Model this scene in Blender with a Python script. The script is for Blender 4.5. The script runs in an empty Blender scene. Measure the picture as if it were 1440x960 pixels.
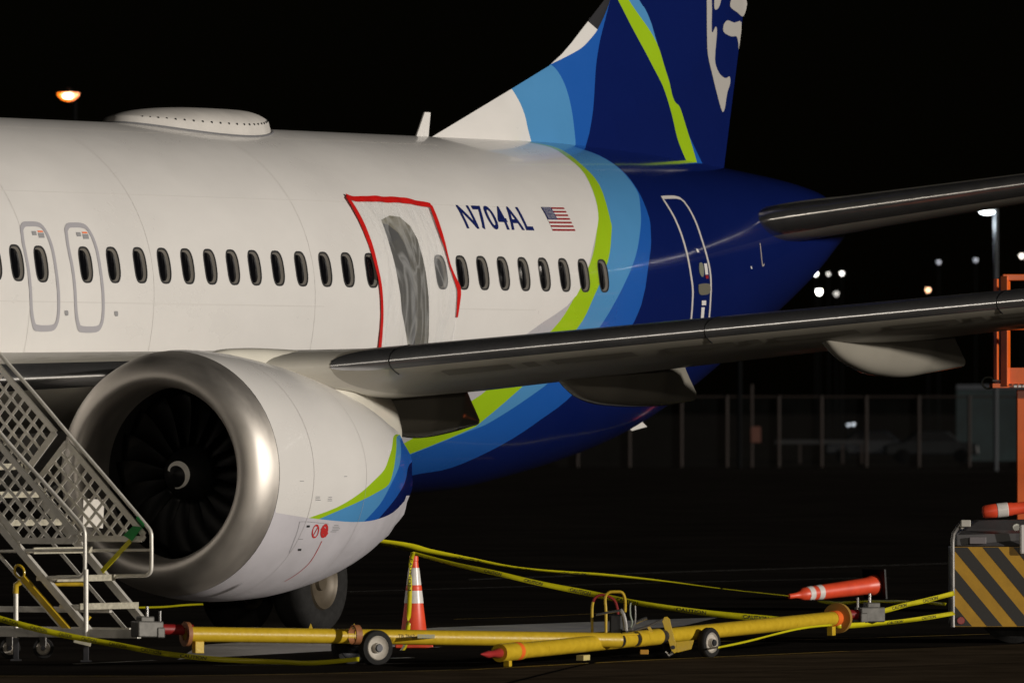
import bpy, bmesh, math, random
from mathutils import Vector, Matrix
from mathutils.geometry import delaunay_2d_cdt
random.seed(7)
PI = math.pi
SC = bpy.context.scene
C = SC.collection

# ------------------------------------------------------------------ camera, sky, sun, exposure
F, YH, CAMZ = 16000.0, 575.0, 2.39          # focal length in photo pixels, horizon row, eye height
TH = math.radians(27.2)
cT, sT = math.cos(TH), math.sin(TH)
CX, CY = -107.032, -60.474
cam = bpy.data.cameras.new('camera')
cam.sensor_width = 36.0
cam.lens = 400.0
cam.clip_start = 1.0
cam.clip_end = 6000.0
cam.dof.use_dof = True
cam.dof.focus_distance = 118.0
cam.dof.aperture_fstop = 6.0
camo = bpy.data.objects.new('camera', cam)
C.objects.link(camo)
camo.location = (CX, CY, CAMZ)
camo.rotation_euler = Vector((cT, sT, (YH-480)/F)).to_track_quat('-Z', 'Y').to_euler()
SC.camera = camo

SUN_DIR = Vector((0.02, -1.0, 0.160)).normalized()     # towards the apron floodlights
world = bpy.data.worlds.new('World')
SC.world = world
world.use_nodes = True
wn = world.node_tree.nodes
sky = wn.new('ShaderNodeTexSky')
sky.sky_type = 'NISHITA'
sky.sun_disc = False
sky.sun_elevation = math.asin(SUN_DIR.z)
sky.sun_rotation = math.atan2(SUN_DIR.x, SUN_DIR.y)
world.node_tree.links.new(sky.outputs[0], wn['Background'].inputs[0])
wn['Background'].inputs[1].default_value = 0.0003      # night
sun = bpy.data.lights.new('sun', 'SUN')
sun.energy = 2.6
sun.angle = math.radians(1.2)
sun.color = (1.0, 0.93, 0.84)
suno = bpy.data.objects.new('sun', sun)
C.objects.link(suno)
suno.rotation_euler = (-SUN_DIR).to_track_quat('-Z', 'Y').to_euler()
suno.location = (0, -60, 40)
# two unseen floodlights added for edge streaks and fill, behind right of camera
for k, (bk, rt, hz, pw, tx) in enumerate(((20, 9, 6, 30000, 0), (10, 36, 20, 34000, 12))):
    fl = bpy.data.lights.new('added_floodlight', 'SPOT')
    fl.energy = pw
    fl.spot_size = math.radians(34)
    fl.spot_blend = 0.6
    fl.shadow_soft_size = 0.9
    fl.color = (1.0, 0.9, 0.76)
    flo = bpy.data.objects.new('added_floodlight', fl)
    C.objects.link(flo)
    flo.location = (CX-bk*cT+rt*sT, CY-bk*sT-rt*cT, hz)
    flo.rotation_euler = (Vector((tx, -4, 3))-flo.location).to_track_quat('-Z', 'Y').to_euler()
SC.view_settings.view_transform = 'Standard'
SC.view_settings.look = 'None'
SC.view_settings.exposure = 0.0
SC.view_settings.gamma = 1.0
SC.cycles.use_denoising = True
SC.cycles.max_bounces = 6

# ------------------------------------------------------------------ measuring helpers
def ray(u, v):
    a = (u-720)/F
    return Vector((cT+a*sT, sT-a*cT, (YH-v)/F))
CO = Vector((CX, CY, CAMZ))
def aty(u, v, y):
    d = ray(u, v); return CO+d*((y-CY)/d.y)
def atz(u, v, z=0.0):
    d = ray(u, v); return CO+d*((z-CAMZ)/d.z)
def atd(u, v, dep):
    return CO+ray(u, v)*dep
def gl(u, dep, z=0.0):
    """point at ground level (or height z) below photo column u at depth dep"""
    d = ray(u, YH); p = CO+d*dep; p.z = z; return p
RIGHT = Vector((sT, -cT, 0)); AWAY = Vector((cT, sT, 0))

def table(rows):
    """smooth curve through (x, value) rows"""
    rows = [r for i, r in enumerate(rows) if i == 0 or r[0]-rows[i-1][0] > 1e-6]
    xs = [r[0] for r in rows]; ys = [r[1] for r in rows]; n = len(xs)
    d = [(ys[i+1]-ys[i])/(xs[i+1]-xs[i]) for i in range(n-1)]
    m = [d[0]]+[0 if d[i-1]*d[i] <= 0 else 2*d[i-1]*d[i]/(d[i-1]+d[i]) for i in range(1, n-1)]+[d[-1]]
    def f(x):
        if x <= xs[0]: return ys[0]
        if x >= xs[-1]: return ys[-1]
        i = 0
        while xs[i+1] < x: i += 1
        h = xs[i+1]-xs[i]; t = (x-xs[i])/h
        return ((1+2*t)*(1-t)**2*ys[i]+t*(1-t)**2*h*m[i]+t*t*(3-2*t)*ys[i+1]+t*t*(t-1)*h*m[i+1])
    return f
def lin(rows, x, ext=False):
    if x <= rows[0][0] and not ext: return rows[0][1]
    if x >= rows[-1][0] and not ext: return rows[-1][1]
    i = 0
    while i < len(rows)-2 and rows[i+1][0] < x: i += 1
    (a, b), (c, d) = rows[i], rows[i+1]
    return b+(d-b)*(x-a)/((c-a) or 1e-9)
def resample(pts, step):
    out = [pts[0]]
    for a, b in zip(pts, pts[1:]):
        n = max(1, int(math.hypot(b[0]-a[0], b[1]-a[1])/step))
        for i in range(1, n+1):
            out.append((a[0]+(b[0]-a[0])*i/n, a[1]+(b[1]-a[1])*i/n))
    return out
def smooth_line(pts, per=6):
    out = []; n = len(pts)
    for i in range(n-1):
        p0 = pts[max(i-1, 0)]; p1 = pts[i]; p2 = pts[i+1]; p3 = pts[min(i+2, n-1)]
        for k in range(per):
            t = k/per
            out.append(tuple(.5*((2*p1[j])+(-p0[j]+p2[j])*t+(2*p0[j]-5*p1[j]+4*p2[j]-p3[j])*t*t+(-p0[j]+3*p1[j]-3*p2[j]+p3[j])*t**3) for j in range(len(p1))))
    out.append(tuple(pts[-1]))
    return out
def inside(p, poly):
    x, y = p; c = False; j = len(poly)-1
    for i in range(len(poly)):
        xi, yi = poly[i]; xj, yj = poly[j]
        if (yi > y) != (yj > y) and x < (xj-xi)*(y-yi)/(yj-yi)+xi: c = not c
        j = i
    return c

# ------------------------------------------------------------------ materials
MATS = {}
def mat(name, col, rough=.5, metal=0.0, coat=0.0, noise=0.0, nscale=3.0, bump=0.0, bscale=40.0, emit=None, estr=0.0, rvar=0.0, spec=.5, stretch=None, bdist=.01, dirt=None):
    if name in MATS: return MATS[name]
    m = bpy.data.materials.new(name); m.use_nodes = True
    nt = m.node_tree; N = nt.nodes; L = nt.links
    b = N['Principled BSDF']
    b.inputs['Base Color'].default_value = (*col, 1)
    b.inputs['Roughness'].default_value = rough
    b.inputs['Metallic'].default_value = metal
    b.inputs['Coat Weight'].default_value = coat
    b.inputs['Coat Roughness'].default_value = .06
    b.inputs['Specular IOR Level'].default_value = spec
    tc = N.new('ShaderNodeTexCoord'); src = tc.outputs['Object']
    if stretch:
        mp = N.new('ShaderNodeMapping'); mp.inputs['Scale'].default_value = stretch
        L.new(src, mp.inputs[0]); src = mp.outputs[0]
    if noise or rvar or dirt:
        t = N.new('ShaderNodeTexNoise'); t.inputs['Scale'].default_value = nscale
        t.inputs['Detail'].default_value = 8; t.inputs['Roughness'].default_value = .62
        L.new(src, t.inputs['Vector'])
        cr = N.new('ShaderNodeMapRange'); cr.inputs[1].default_value = .3; cr.inputs[2].default_value = .7
        L.new(t.outputs[0], cr.inputs[0])
        if noise or dirt:
            mx = N.new('ShaderNodeMix'); mx.data_type = 'RGBA'
            d = dirt or tuple(max(0, c*(1-noise)) for c in col)
            u = col if dirt else tuple(min(1, c*(1+noise*.7)) for c in col)
            mx.inputs['A'].default_value = (*d, 1); mx.inputs['B'].default_value = (*u, 1)
            L.new(cr.outputs[0], mx.inputs['Factor']); L.new(mx.outputs['Result'], b.inputs['Base Color'])
        if rvar:
            r2 = N.new('ShaderNodeMapRange'); r2.inputs[3].default_value = max(.02, rough-rvar); r2.inputs[4].default_value = min(1, rough+rvar)
            L.new(cr.outputs[0], r2.inputs[0]); L.new(r2.outputs[0], b.inputs['Roughness'])
    if bump:
        t2 = N.new('ShaderNodeTexNoise'); t2.inputs['Scale'].default_value = bscale; t2.inputs['Detail'].default_value = 5
        L.new(src, t2.inputs['Vector'])
        bp = N.new('ShaderNodeBump'); bp.inputs['Strength'].default_value = bump; bp.inputs['Distance'].default_value = bdist
        L.new(t2.outputs[0], bp.inputs['Height']); L.new(bp.outputs[0], b.inputs['Normal'])
    if emit:
        b.inputs['Emission Color'].default_value = (*emit, 1); b.inputs['Emission Strength'].default_value = estr
    MATS[name] = m
    return m
def paint(name, col, rough=.3, noise=.04):
    return mat(name, col, rough, coat=.35, noise=noise, nscale=.8, rvar=.06, bump=.10, bscale=1.6, bdist=.02, stretch=(.6, 1, 1))
WHITE = paint('white paint', (.80, .78, .755), .3, .06)
GREY = paint('grey paint', (.50, .49, .52))
LIME = paint('lime paint', (.36, .58, .012))
LIGHT = paint('light blue paint', (.085, .30, .60))
MID = paint('mid blue paint', (.014, .11, .46))
NAVY = paint('navy paint', (.005, .013, .105), .13)
LOWGREY = mat('nacelle grey paint', (.60, .58, .62), .42, coat=.15, noise=.08, nscale=2.5, rvar=.1, bump=.12, bscale=90, bdist=.002)
SILVER = mat('bare inlet metal', (.66, .62, .57), .53, 1.0, noise=.10, nscale=5, rvar=.05, stretch=(1, .35, .35))
POLISH = mat('polished slat metal', (.44, .44, .45), .25, .88, noise=.12, nscale=4, rvar=.015)
WINGGREY = mat('wing grey paint', (.34, .315, .26), .42, coat=.1, noise=.10, nscale=2.2, rvar=.08)
FAIRING = mat('flap fairing grey', (.30, .28, .235), .14, coat=.7, noise=.06, nscale=2)
BLACK = mat('black void', (.006, .006, .007), .5)
PANE = mat('window glass', (.004, .004, .005), .06, spec=.5)
SEAL = mat('window seal', (.025, .025, .026), .6)
REVEAL = mat('window reveal', (.30, .28, .25), .4)
RUBBER = mat('tyre rubber', (.020, .0195, .019), .85, spec=.2, noise=.3, nscale=12, bump=.25, bscale=60)
RIMTAN = mat('wheel rim', (.10, .08, .055), .5, .3, noise=.2, nscale=8)
REDTAPE = mat('red tape', (.62, .012, .010), .35, noise=.15, nscale=9, bump=.3, bscale=30)
YELLOW = mat('yellow tow bar paint', (.68, .46, .022), .38, coat=.2, noise=.22, nscale=17, rvar=.12, bump=.12, bscale=45, dirt=(.56, .37, .02))
YTAPE = mat('yellow caution tape', (.66, .60, .012), .32, noise=.10, nscale=5, bump=.3, bscale=9)
ALU = mat('aluminium', (.80, .77, .70), .42, .35, noise=.14, nscale=8, rvar=.1)
STEEL = mat('dull steel', (.28, .27, .26), .45, .8, noise=.25, nscale=10)
CHROME = mat('bright steel', (.62, .61, .6), .25, .9, noise=.1)
ORANGE = mat('cone orange', (.95, .10, .035), .4, noise=.12, nscale=6, dirt=(.72, .065, .025))
REFLECT = mat('cone reflective band', (.78, .74, .70), .3, noise=.12, nscale=14)
LIFTOR = mat('lift orange paint', (.82, .13, .008), .4, coat=.2, noise=.1, nscale=5)
DARKMET = mat('dark metal', (.03, .03, .035), .45, .4, noise=.2)
REDP = mat('red paint', (.26, .012, .012), .45, noise=.2, nscale=9)
ORMARK = mat('orange mark', (.9, .16, .02), .5)
INKN = mat('registration blue', (.008, .016, .11), .35)
INK = mat('black print', (.02, .02, .02), .6)
INKG = mat('grey print', (.30, .30, .31), .6)
FLAGR = mat('flag red', (.30, .018, .022), .4)
FLAGW = mat('flag white', (.75, .73, .71), .4)
GREENT = mat('green tape', (.01, .30, .06), .45, noise=.2, nscale=10)
PAPER = mat('notice paper', (.72, .68, .62), .7, noise=.08, bump=.3, bscale=14)
LOGOG = mat('tail emblem grey', (.46, .44, .41), .4)
NOTIRED = mat('red notice print', (.55, .03, .03), .5)

# ------------------------------------------------------------------ object helpers
class MB:
    def __init__(s): s.v = []; s.f = []; s.m = []
    def add(s, vs, fs, mi=0):
        o = len(s.v); s.v += [Vector(p) for p in vs]; s.f += [tuple(i+o for i in f) for f in fs]; s.m += [mi]*len(fs); return s
    def box(s, c, hx, hy, hz, mi=0):
        """c centre; hx, hy, hz half-axis vectors"""
        c, hx, hy, hz = map(Vector, (c, hx, hy, hz))
        vs = [c+hx*i+hy*j+hz*k for i in (-1, 1) for j in (-1, 1) for k in (-1, 1)]
        fs = [(0, 1, 3, 2), (4, 6, 7, 5), (0, 4, 5, 1), (2, 3, 7, 6), (0, 2, 6, 4), (1, 5, 7, 3)]
        if hx.cross(hy).dot(hz) < 0: fs = [f[::-1] for f in fs]
        return s.add(vs, fs, mi)
    def bar(s, p, q, w, h, up=(0, 0, 1), mi=0):
        p, q, up = Vector(p), Vector(q), Vector(up)
        d = q-p; x = d.normalized(); y = up.cross(x)
        if y.length < 1e-4: y = Vector((1, 0, 0)).cross(x)
        y.normalize(); z = x.cross(y)
        return s.box((p+q)/2, d/2, y*w/2, z*h/2, mi)
    def tube(s, pts, r, n=10, mi=0, closed=False, cap=True):
        pts = [Vector(p) for p in pts]; k = len(pts); rs = r if isinstance(r, (list, tuple)) else [r]*k
        t0 = (pts[1]-pts[0]).normalized(); a = t0.orthogonal().normalized(); o = len(s.v)
        for i in range(k):
            if closed: t = (pts[(i+1) % k]-pts[i-1]).normalized()
            else: t = (pts[min(i+1, k-1)]-pts[max(i-1, 0)]).normalized()
            a = (a-t*a.dot(t)).normalized(); b = t.cross(a)
            for j in range(n):
                g = 2*PI*j/n; s.v.append(pts[i]+(a*math.cos(g)+b*math.sin(g))*rs[i])
        for i in range(k if closed else k-1):
            i2 = (i+1) % k
            for j in range(n):
                j2 = (j+1) % n
                s.f.append((o+i*n+j, o+i*n+j2, o+i2*n+j2, o+i2*n+j)); s.m.append(mi)
        if cap and not closed:
            s.f.append(tuple(o+j for j in range(n))[::-1]); s.m.append(mi)
            s.f.append(tuple(o+(k-1)*n+j for j in range(n))); s.m.append(mi)
        return s
    def lathe(s, prof, origin, axis, n=32, mi=0, closed=False):
        """prof: (along axis, radius)"""
        origin, axis = Vector(origin), Vector(axis).normalized()
        a = axis.orthogonal().normalized(); b = axis.cross(a); o = len(s.v); k = len(prof)
        for (h, r) in prof:
            for j in range(n):
                g = 2*PI*j/n; s.v.append(origin+axis*h+(a*math.cos(g)+b*math.sin(g))*max(r, 1e-4))
        for i in range(k if closed else k-1):
            i2 = (i+1) % k
            for j in range(n):
                j2 = (j+1) % n
                s.f.append((o+i*n+j, o+i*n+j2, o+i2*n+j2, o+i2*n+j)); s.m.append(mi)
        return s
    def prism(s, poly, ext, mi=0):
        """poly: 3d points of a flat outline, ext: extrusion vector"""
        n = len(poly); ext = Vector(ext); P = [Vector(p) for p in poly]
        nrm = Vector((0, 0, 0))
        for i in range(n): nrm += P[i].cross(P[(i+1) % n])
        vs = P+[p+ext for p in P]
        fs = [tuple(range(n))[::-1], tuple(range(n, 2*n))]+[(i, (i+1) % n, n+(i+1) % n, n+i) for i in range(n)]
        if nrm.dot(ext) < 0: fs = [f[::-1] for f in fs]
        return s.add(vs, fs, mi)
    def build(s, name, mats, parent=None, smooth=False, bevel=0.0, **kw):
        return obj(name, s.v, s.f, mats, parent, s.m, smooth, bevel, **kw)

def rootof(o):
    while o.parent: o = o.parent
    return o
def obj(name, vs, fs, mats, parent=None, mi=None, smooth=False, bevel=0.0, normals=None, fix=False, sharp=38):
    off = rootof(parent).location if parent else Vector((0, 0, 0))
    me = bpy.data.meshes.new(name)
    me.from_pydata([tuple(Vector(v)-off) for v in vs], [], fs)
    if not isinstance(mats, (list, tuple)): mats = [mats]
    for m in mats: me.materials.append(m)
    if mi: me.polygons.foreach_set('material_index', mi)
    if smooth: me.polygons.foreach_set('use_smooth', [True]*len(me.polygons))
    me.update()
    if fix:
        bm = bmesh.new(); bm.from_mesh(me); bmesh.ops.recalc_face_normals(bm, faces=bm.faces); bm.to_mesh(me); bm.free()
    if normals: me.normals_split_custom_set_from_vertices(normals)
    o = bpy.data.objects.new(name, me); C.objects.link(o)
    if parent: o.parent = parent
    if smooth and not normals:
        try: me.set_sharp_from_angle(angle=math.radians(sharp))
        except Exception: pass
    if bevel:
        b = o.modifiers.new('bevel', 'BEVEL'); b.width = bevel; b.segments = 2; b.limit_method = 'ANGLE'
    return o
def tag(o, label=None, cat=None, group=None, kind=None):
    if label: o['label'] = label
    if cat: o['category'] = cat
    if group: o['group'] = group
    if kind: o['kind'] = kind
    return o
def thing(name, loc, label, cat, group=None):
    o = bpy.data.objects.new(name, None); C.objects.link(o); o.location = Vector(loc); o.empty_display_size = .3
    return tag(o, label, cat, group)
def copy_tree(o, parent=None):
    c = o.copy(); C.objects.link(c)
    if parent: c.parent = parent
    for ch in list(o.children): copy_tree(ch, c)
    return c

# parametrised surfaces: S(u, v) -> point; N from finite differences
def normal_of(S, u, v, sgn, e=.01):
    a = S(u+e, v)-S(u-e, v); b = S(u, v+e)-S(u, v-e)
    n = a.cross(b)
    return n.normalized()*sgn if n.length > 1e-12 else Vector((1, 0, 0))
def cdt_surface(name, S, sgn, us, vs, lines, holes, outline, mats, cls, parent):
    """one skin over the grid us x vs, cut along the lines, holes left open, faces sorted into mats by cls(u, v)"""
    pts = []; edges = []
    def addline(L, closed):
        o = len(pts); pts.extend(L)
        for i in range(len(L)-1): edges.append((o+i, o+i+1))
        if closed: edges.append((o+len(L)-1, o))
    for L in lines: addline(L, False)
    for H in holes: addline(H, True)
    if outline: addline(outline, True)
    lp = list(pts); du = us[1]-us[0]; dv = vs[1]-vs[0]
    cells = {}
    for p in lp: cells.setdefault((int(p[0]//du), int(p[1]//dv)), []).append(p)
    for u in us:
        for v in vs:
            if outline and not inside((u, v), outline): continue
            if any(inside((u, v), H) for H in holes): continue
            ci, cj = int(u//du), int(v//dv); bad = False
            for i in (-1, 0, 1):
                for j in (-1, 0, 1):
                    for q in cells.get((ci+i, cj+j), ()):
                        if abs(q[0]-u) < .3*du and abs(q[1]-v) < .3*dv: bad = True
            if not bad: pts.append((u, v))
    V, E_, Fc, *_ = delaunay_2d_cdt([Vector(p) for p in pts], edges, [], 0, 1e-5)
    faces = []; mi = []
    for f in Fc:
        c = (sum(V[i].x for i in f)/3, sum(V[i].y for i in f)/3)
        if outline and not inside(c, outline): continue
        if any(inside(c, H) for H in holes): continue
        faces.append(tuple(f) if sgn > 0 else tuple(f)[::-1]); mi.append(cls(*c))
    used = sorted({i for f in faces for i in f}); re = {a: b for b, a in enumerate(used)}
    faces = [tuple(re[i] for i in f) for f in faces]
    P = [S(V[i].x, V[i].y) for i in used]; Nn = [normal_of(S, V[i].x, V[i].y, sgn) for i in used]
    return obj(name, P, faces, mats, parent, mi, True, normals=[tuple(n) for n in Nn])
def drape(name, S, sgn, polys, off, m, parent, cell=.06, mi=None, thick=0.0):
    """flat (u, v) polygons laid on a surface, off metres proud of it"""
    bm = bmesh.new()
    for P in polys:
        try: bm.faces.new([bm.verts.new((p[0], p[1], 0)) for p in P])
        except ValueError: pass
    bmesh.ops.triangulate(bm, faces=bm.faces)
    for ax in (0, 1):
        if not bm.verts: break
        lo = min(v.co[ax] for v in bm.verts); hi = max(v.co[ax] for v in bm.verts)
        n = int((hi-lo)/cell)
        for k in range(1, n+1):
            co = Vector((0, 0, 0)); no = Vector((0, 0, 0)); co[ax] = lo+k*(hi-lo)/(n+1); no[ax] = 1
            bmesh.ops.bisect_plane(bm, geom=bm.verts[:]+bm.edges[:]+bm.faces[:], plane_co=co, plane_no=no)
    bm.verts.index_update()
    P = [S(v.co.x, v.co.y)+normal_of(S, v.co.x, v.co.y, sgn)*off for v in bm.verts]
    Nn = [tuple(normal_of(S, v.co.x, v.co.y, sgn)) for v in bm.verts]
    fs = []
    for f in bm.faces:
        ids = [v.index for v in f.verts]
        a, b, c = (P[i] for i in ids[:3]); k = normal_of(S, f.calc_center_median().x, f.calc_center_median().y, sgn)
        fs.append(tuple(ids) if (b-a).cross(c-a).dot(k) > 0 else tuple(ids[::-1]))
    bm.free()
    return obj(name, P, fs, m, parent, None, True, normals=Nn)
def strip2d(line, w, closed=False):
    """quads along a (u, v) polyline; w is a number or a function of the fraction along"""
    n = len(line); L = []; R = []
    for i, p in enumerate(line):
        a = line[i-1] if (i or closed) else line[0]; b = line[(i+1) % n] if (i < n-1 or closed) else line[-1]
        dx, dy = b[0]-a[0], b[1]-a[1]; l = math.hypot(dx, dy) or 1
        ww = (w(i/(n-1)) if callable(w) else w)/2
        L.append((p[0]-dy/l*ww, p[1]+dx/l*ww)); R.append((p[0]+dy/l*ww, p[1]-dx/l*ww))
    return [[L[i], L[(i+1) % n], R[(i+1) % n], R[i]] for i in range(n if closed else n-1)]
def superellipse(cu, cv, a, b, n=3.0, k=28, shear=0.0):
    out = []
    for i in range(k):
        g = 2*PI*i/k; c, s = math.cos(g), math.sin(g)
        x = a*math.copysign(abs(c)**(2/n), c); y = b*math.copysign(abs(s)**(2/n), s)
        out.append((cu+x+shear*y, cv+y))
    return out
def lettering(text, bold=0.012, space=1.0):
    """2d triangles of a line of text, scaled to the unit box"""
    cu = bpy.data.curves.new('lettering', 'FONT'); cu.body = text; cu.offset = bold; cu.resolution_u = 4; cu.space_character = space
    o = bpy.data.objects.new('lettering', cu); C.objects.link(o)
    dg = bpy.context.evaluated_depsgraph_get()
    me = bpy.data.meshes.new_from_object(o.evaluated_get(dg))
    xs = [v.co.x for v in me.vertices]; ys = [v.co.y for v in me.vertices]
    x0, x1, y0, y1 = min(xs), max(xs), min(ys), max(ys)
    polys = [[((me.vertices[i].co.x-x0)/(x1-x0), (me.vertices[i].co.y-y0)/(y1-y0)) for i in p.vertices] for p in me.polygons]
    bpy.data.objects.remove(o); bpy.data.curves.remove(cu); bpy.data.meshes.remove(me)
    return polys
def flat_text(name, text, org, ux, uy, m, parent, off=None, bold=.012):
    """lettering on a flat patch: org lower left corner, ux / uy full width and height vectors"""
    v = []; f = []
    for P in lettering(text, bold):
        o = len(v); v += [Vector(org)+Vector(ux)*a+Vector(uy)*b for a, b in P]; f.append(tuple(range(o, o+len(P))))
    return obj(name, v, f, m, parent)

exec_parts = []
# ------------------------------------------------------------------ ground and markings
def asphalt():
    m = mat('apron surface', (.020, .0175, .015), .9, spec=.0, noise=.45, nscale=.35, rvar=.12, bump=.35, bscale=22, bdist=.006)
    return m
g = obj('ground', [(-2500, -2500, 0), (4500, -2500, 0), (4500, 4500, 0), (-2500, 4500, 0)], [(0, 1, 2, 3)], asphalt())
tag(g, kind='structure')
def ground_strip(name, pix, m, z, w=None):
    pts = [atz(u, v, 0) for u, v in pix]
    if w is None:
        vs = [(p.x, p.y, z) for p in pts]; fs = [tuple(range(len(vs)))]
    else:
        vs = []; fs = []
        for i, p in enumerate(pts):
            d = (pts[min(i+1, len(pts)-1)]-pts[max(i-1, 0)]); d.z = 0; d.normalize(); n = Vector((-d.y, d.x, 0))
            for s in (-1, 1): q = p+n*s*w/2; vs.append((q.x, q.y, z))
        fs = [(2*i, 2*i+1, 2*i+3, 2*i+2) for i in range(len(pts)-1)]
    o = obj(name, vs, fs, m, fix=True)
    return tag(o, kind='structure')
NEARP = mat('near brown ground', (.075, .056, .037), .9, spec=.0, noise=.5, nscale=.9, rvar=.05, bump=.4, bscale=25, bdist=.006)
ground_strip('near_ground', [(-260, 1060), (-260, 953), (240, 950), (430, 947), (660, 941), (900, 928), (1190, 915), (1500, 903), (1800, 900), (1800, 1060)], NEARP, .002)  # lighter, browner sheet laid over the near ground
LITGND = mat('lit ground patch', (.30, .285, .265), .5, noise=.4, nscale=1.3, rvar=.2, bump=.2, bscale=30)  # light pooling under the fuselage put into a paler ground colour
YLINE = mat('worn yellow line paint', (.52, .34, .02), .55, noise=.35, nscale=3, dirt=(.16, .11, .03))
WLINE = mat('worn white line paint', (.42, .41, .39), .6, noise=.4, nscale=2, dirt=(.12, .12, .11))
ground_strip('lit_ground_patch', [(250, 927), (520, 912), (960, 880), (1010, 868), (620, 882), (280, 907)], LITGND, .004)
ground_strip('marking_or_light_strip', [(-40, 951), (240, 951), (430, 948), (660, 942), (900, 929), (1190, 916)], YLINE, .008, .085)
ground_strip('marking_or_light_strip', [(300, 936), (660, 932), (720, 930)], WLINE, .008, .03)
ground_strip('marking_or_light_strip', [(960, 903), (1200, 898), (1480, 889)], YLINE, .008, .10)
ground_strip('marking_or_light_strip', [(490, 832), (900, 820), (1250, 812)], WLINE, .006, .06)
ground_strip('marking_or_light_strip', [(660, 815), (900, 806), (1340, 792)], WLINE, .006, .09)
ground_strip('marking_or_light_strip', [(546, 926.5), (578, 925.5)], FLAGW, .012, .10)  # white strip stands in for light passing beneath the fuselage
ground_strip('marking_or_light_strip', [(600, 911), (620, 910.4)], FLAGW, .012, .05)
ground_strip('marking_or_light_strip', [(640, 871), (760, 867), (860, 862)], YLINE, .008, .05)
ground_strip('marking_or_light_strip', [(105, 934), (150, 932), (218, 929)], WLINE, .009, .06)

JOINT = mat('sealed joint', (.012, .011, .010), .9, spec=0)
ground_strip('pavement_joint', [(-60, 941), (300, 930), (700, 915), (1100, 900), (1500, 886)], JOINT, .010, .05)
ground_strip('pavement_joint', [(560, 1000), (800, 940), (960, 905), (1100, 870), (1200, 850)], JOINT, .010, .05)
ground_strip('pavement_joint', [(-60, 985), (400, 968), (900, 950), (1500, 930)], JOINT, .010, .05)

# ------------------------------------------------------------------ the airliner
plane = thing('airliner', (0, 0, 0), 'white and blue jet airliner with lime green tail bands, plastic taped over one opening', 'airliner')
hwf = table([(-22.4, .02), (-22.25, .35), (-21.5, .85), (-20, 1.4), (-18, 1.75), (-16, 1.88), (6, 1.88), (8, 1.862), (10, 1.79), (12, 1.61), (14, 1.32), (16, .98), (18, .58), (18.9, .34), (19.1, .28), (19.5, .2)])
ztf = table([(-22.4, 2.9), (-22.25, 3.2), (-21.5, 3.6), (-20, 4.4), (-18.5, 5.1), (-17, 5.42), (-16, 5.48), (11, 5.51), (13, 5.46), (16.4, 5.27), (18.6, 5.06), (19.1, 4.9), (19.5, 4.8)])
zbf = table([(-22.4, 2.85), (-22.1, 2.4), (-21, 1.9), (-19, 1.5), (-17, 1.38), (6, 1.38), (8.3, 1.43), (10.2, 1.62), (12.1, 1.92), (13.6, 2.30), (15.9, 3.09), (17.8, 3.80), (18.7, 4.22), (19.1, 4.40), (19.5, 4.5)])
zcf = table([(-22.4, 2.87), (-20, 3.1), (-16, 3.62), (8, 3.62), (11, 3.72), (14, 4.02), (17, 4.42), (19.5, 4.63)])
RV = 1.9
def S_fus(x, v, side=-1):
    ph = v/RV; c, s = math.cos(ph), math.sin(ph); zc = zcf(x)
    h = (ztf(x)-zc) if c > 0 else (zc-zbf(x))
    return Vector((x, side*hwf(x)*s, zc+h*c))
def hit(Ff, u, v, t0=95, t1=150, n=220):
    d = ray(u, v); a = t0; fa = Ff(CO+d*a)
    for i in range(1, n+1):
        b = t0+(t1-t0)*i/n; fb = Ff(CO+d*b)
        if fa > 0 >= fb:
            for _ in range(30):
                m_ = (a+b)/2
                if Ff(CO+d*m_) > 0: a = m_
                else: b = m_
            return CO+d*b
        a, fa = b, fb
    return None
def F_fus(p):
    if p.x < -22 or p.x > 19.1: return 1
    zc = zcf(p.x); h = (ztf(p.x)-zc) if p.z > zc else (zc-zbf(p.x))
    return (p.y/hwf(p.x))**2+((p.z-zc)/h)**2-1
def on_fus(u, v):
    """photo point -> (x, v) on the port skin"""
    p = hit(F_fus, u, v)
    if p is None: return None
    zc = zcf(p.x); h = (ztf(p.x)-zc) if p.z > zc else (zc-zbf(p.x))
    return (p.x, math.atan2(-p.y/hwf(p.x), (p.z-zc)/h)*RV)
def fpts(pix, per=0):
    if per: pix = smooth_line(pix, per)
    return [q for q in (on_fus(u, v) for u, v in pix) if q]

B_px = [
 [(740, 200), (773, 207), (794, 219), (822, 245), (839.5, 290), (838, 329), (811, 415), (744, 467), (644, 550), (560, 600)],
 [(741, 199.5), (774, 207), (794.5, 219), (822.5, 245), (840, 290), (838.5, 330), (830, 370), (806.7, 420), (775.4, 465), (691.8, 541.6), (661.4, 564.6), (570, 622), (500, 655)],
 [(744, 199.5), (785, 208.5), (815, 229), (843, 260), (858.7, 310), (860, 327), (855, 367), (834, 420), (810.8, 463), (746, 532.6), (680.6, 590), (655, 606), (568.7, 641), (500, 664)],
 [(800, 204), (843, 219), (874, 240), (895, 267), (900, 286), (900.5, 323), (888, 377), (844, 459), (784.4, 526), (744.5, 558), (690, 593), (657, 607), (568, 642), (500, 665)],
 [(802, 204), (844, 219), (875, 240), (897, 268), (911, 300), (915, 323), (913, 365), (892, 452), (811.6, 548.6), (760, 590), (706, 625), (636, 657), (578, 668.4), (500, 690)],
]
B = []
for px in B_px:
    q = sorted(((v, x) for x, v in fpts(px, 4)))
    out = []
    for v, x in q:
        if not out or v-out[-1][0] > .012: out.append((v, x))
    out = [(0.0, out[0][1]-.1)]+out+[(RV*PI, out[-1][1]-2.0)]
    B.append(out)
def cls_fus(x, v):
    xs = []; m = -99
    for b in B: m = max(m, lin(b, v)); xs.append(m)
    return sum(1 for t in xs if x > t)
blines = []
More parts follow.
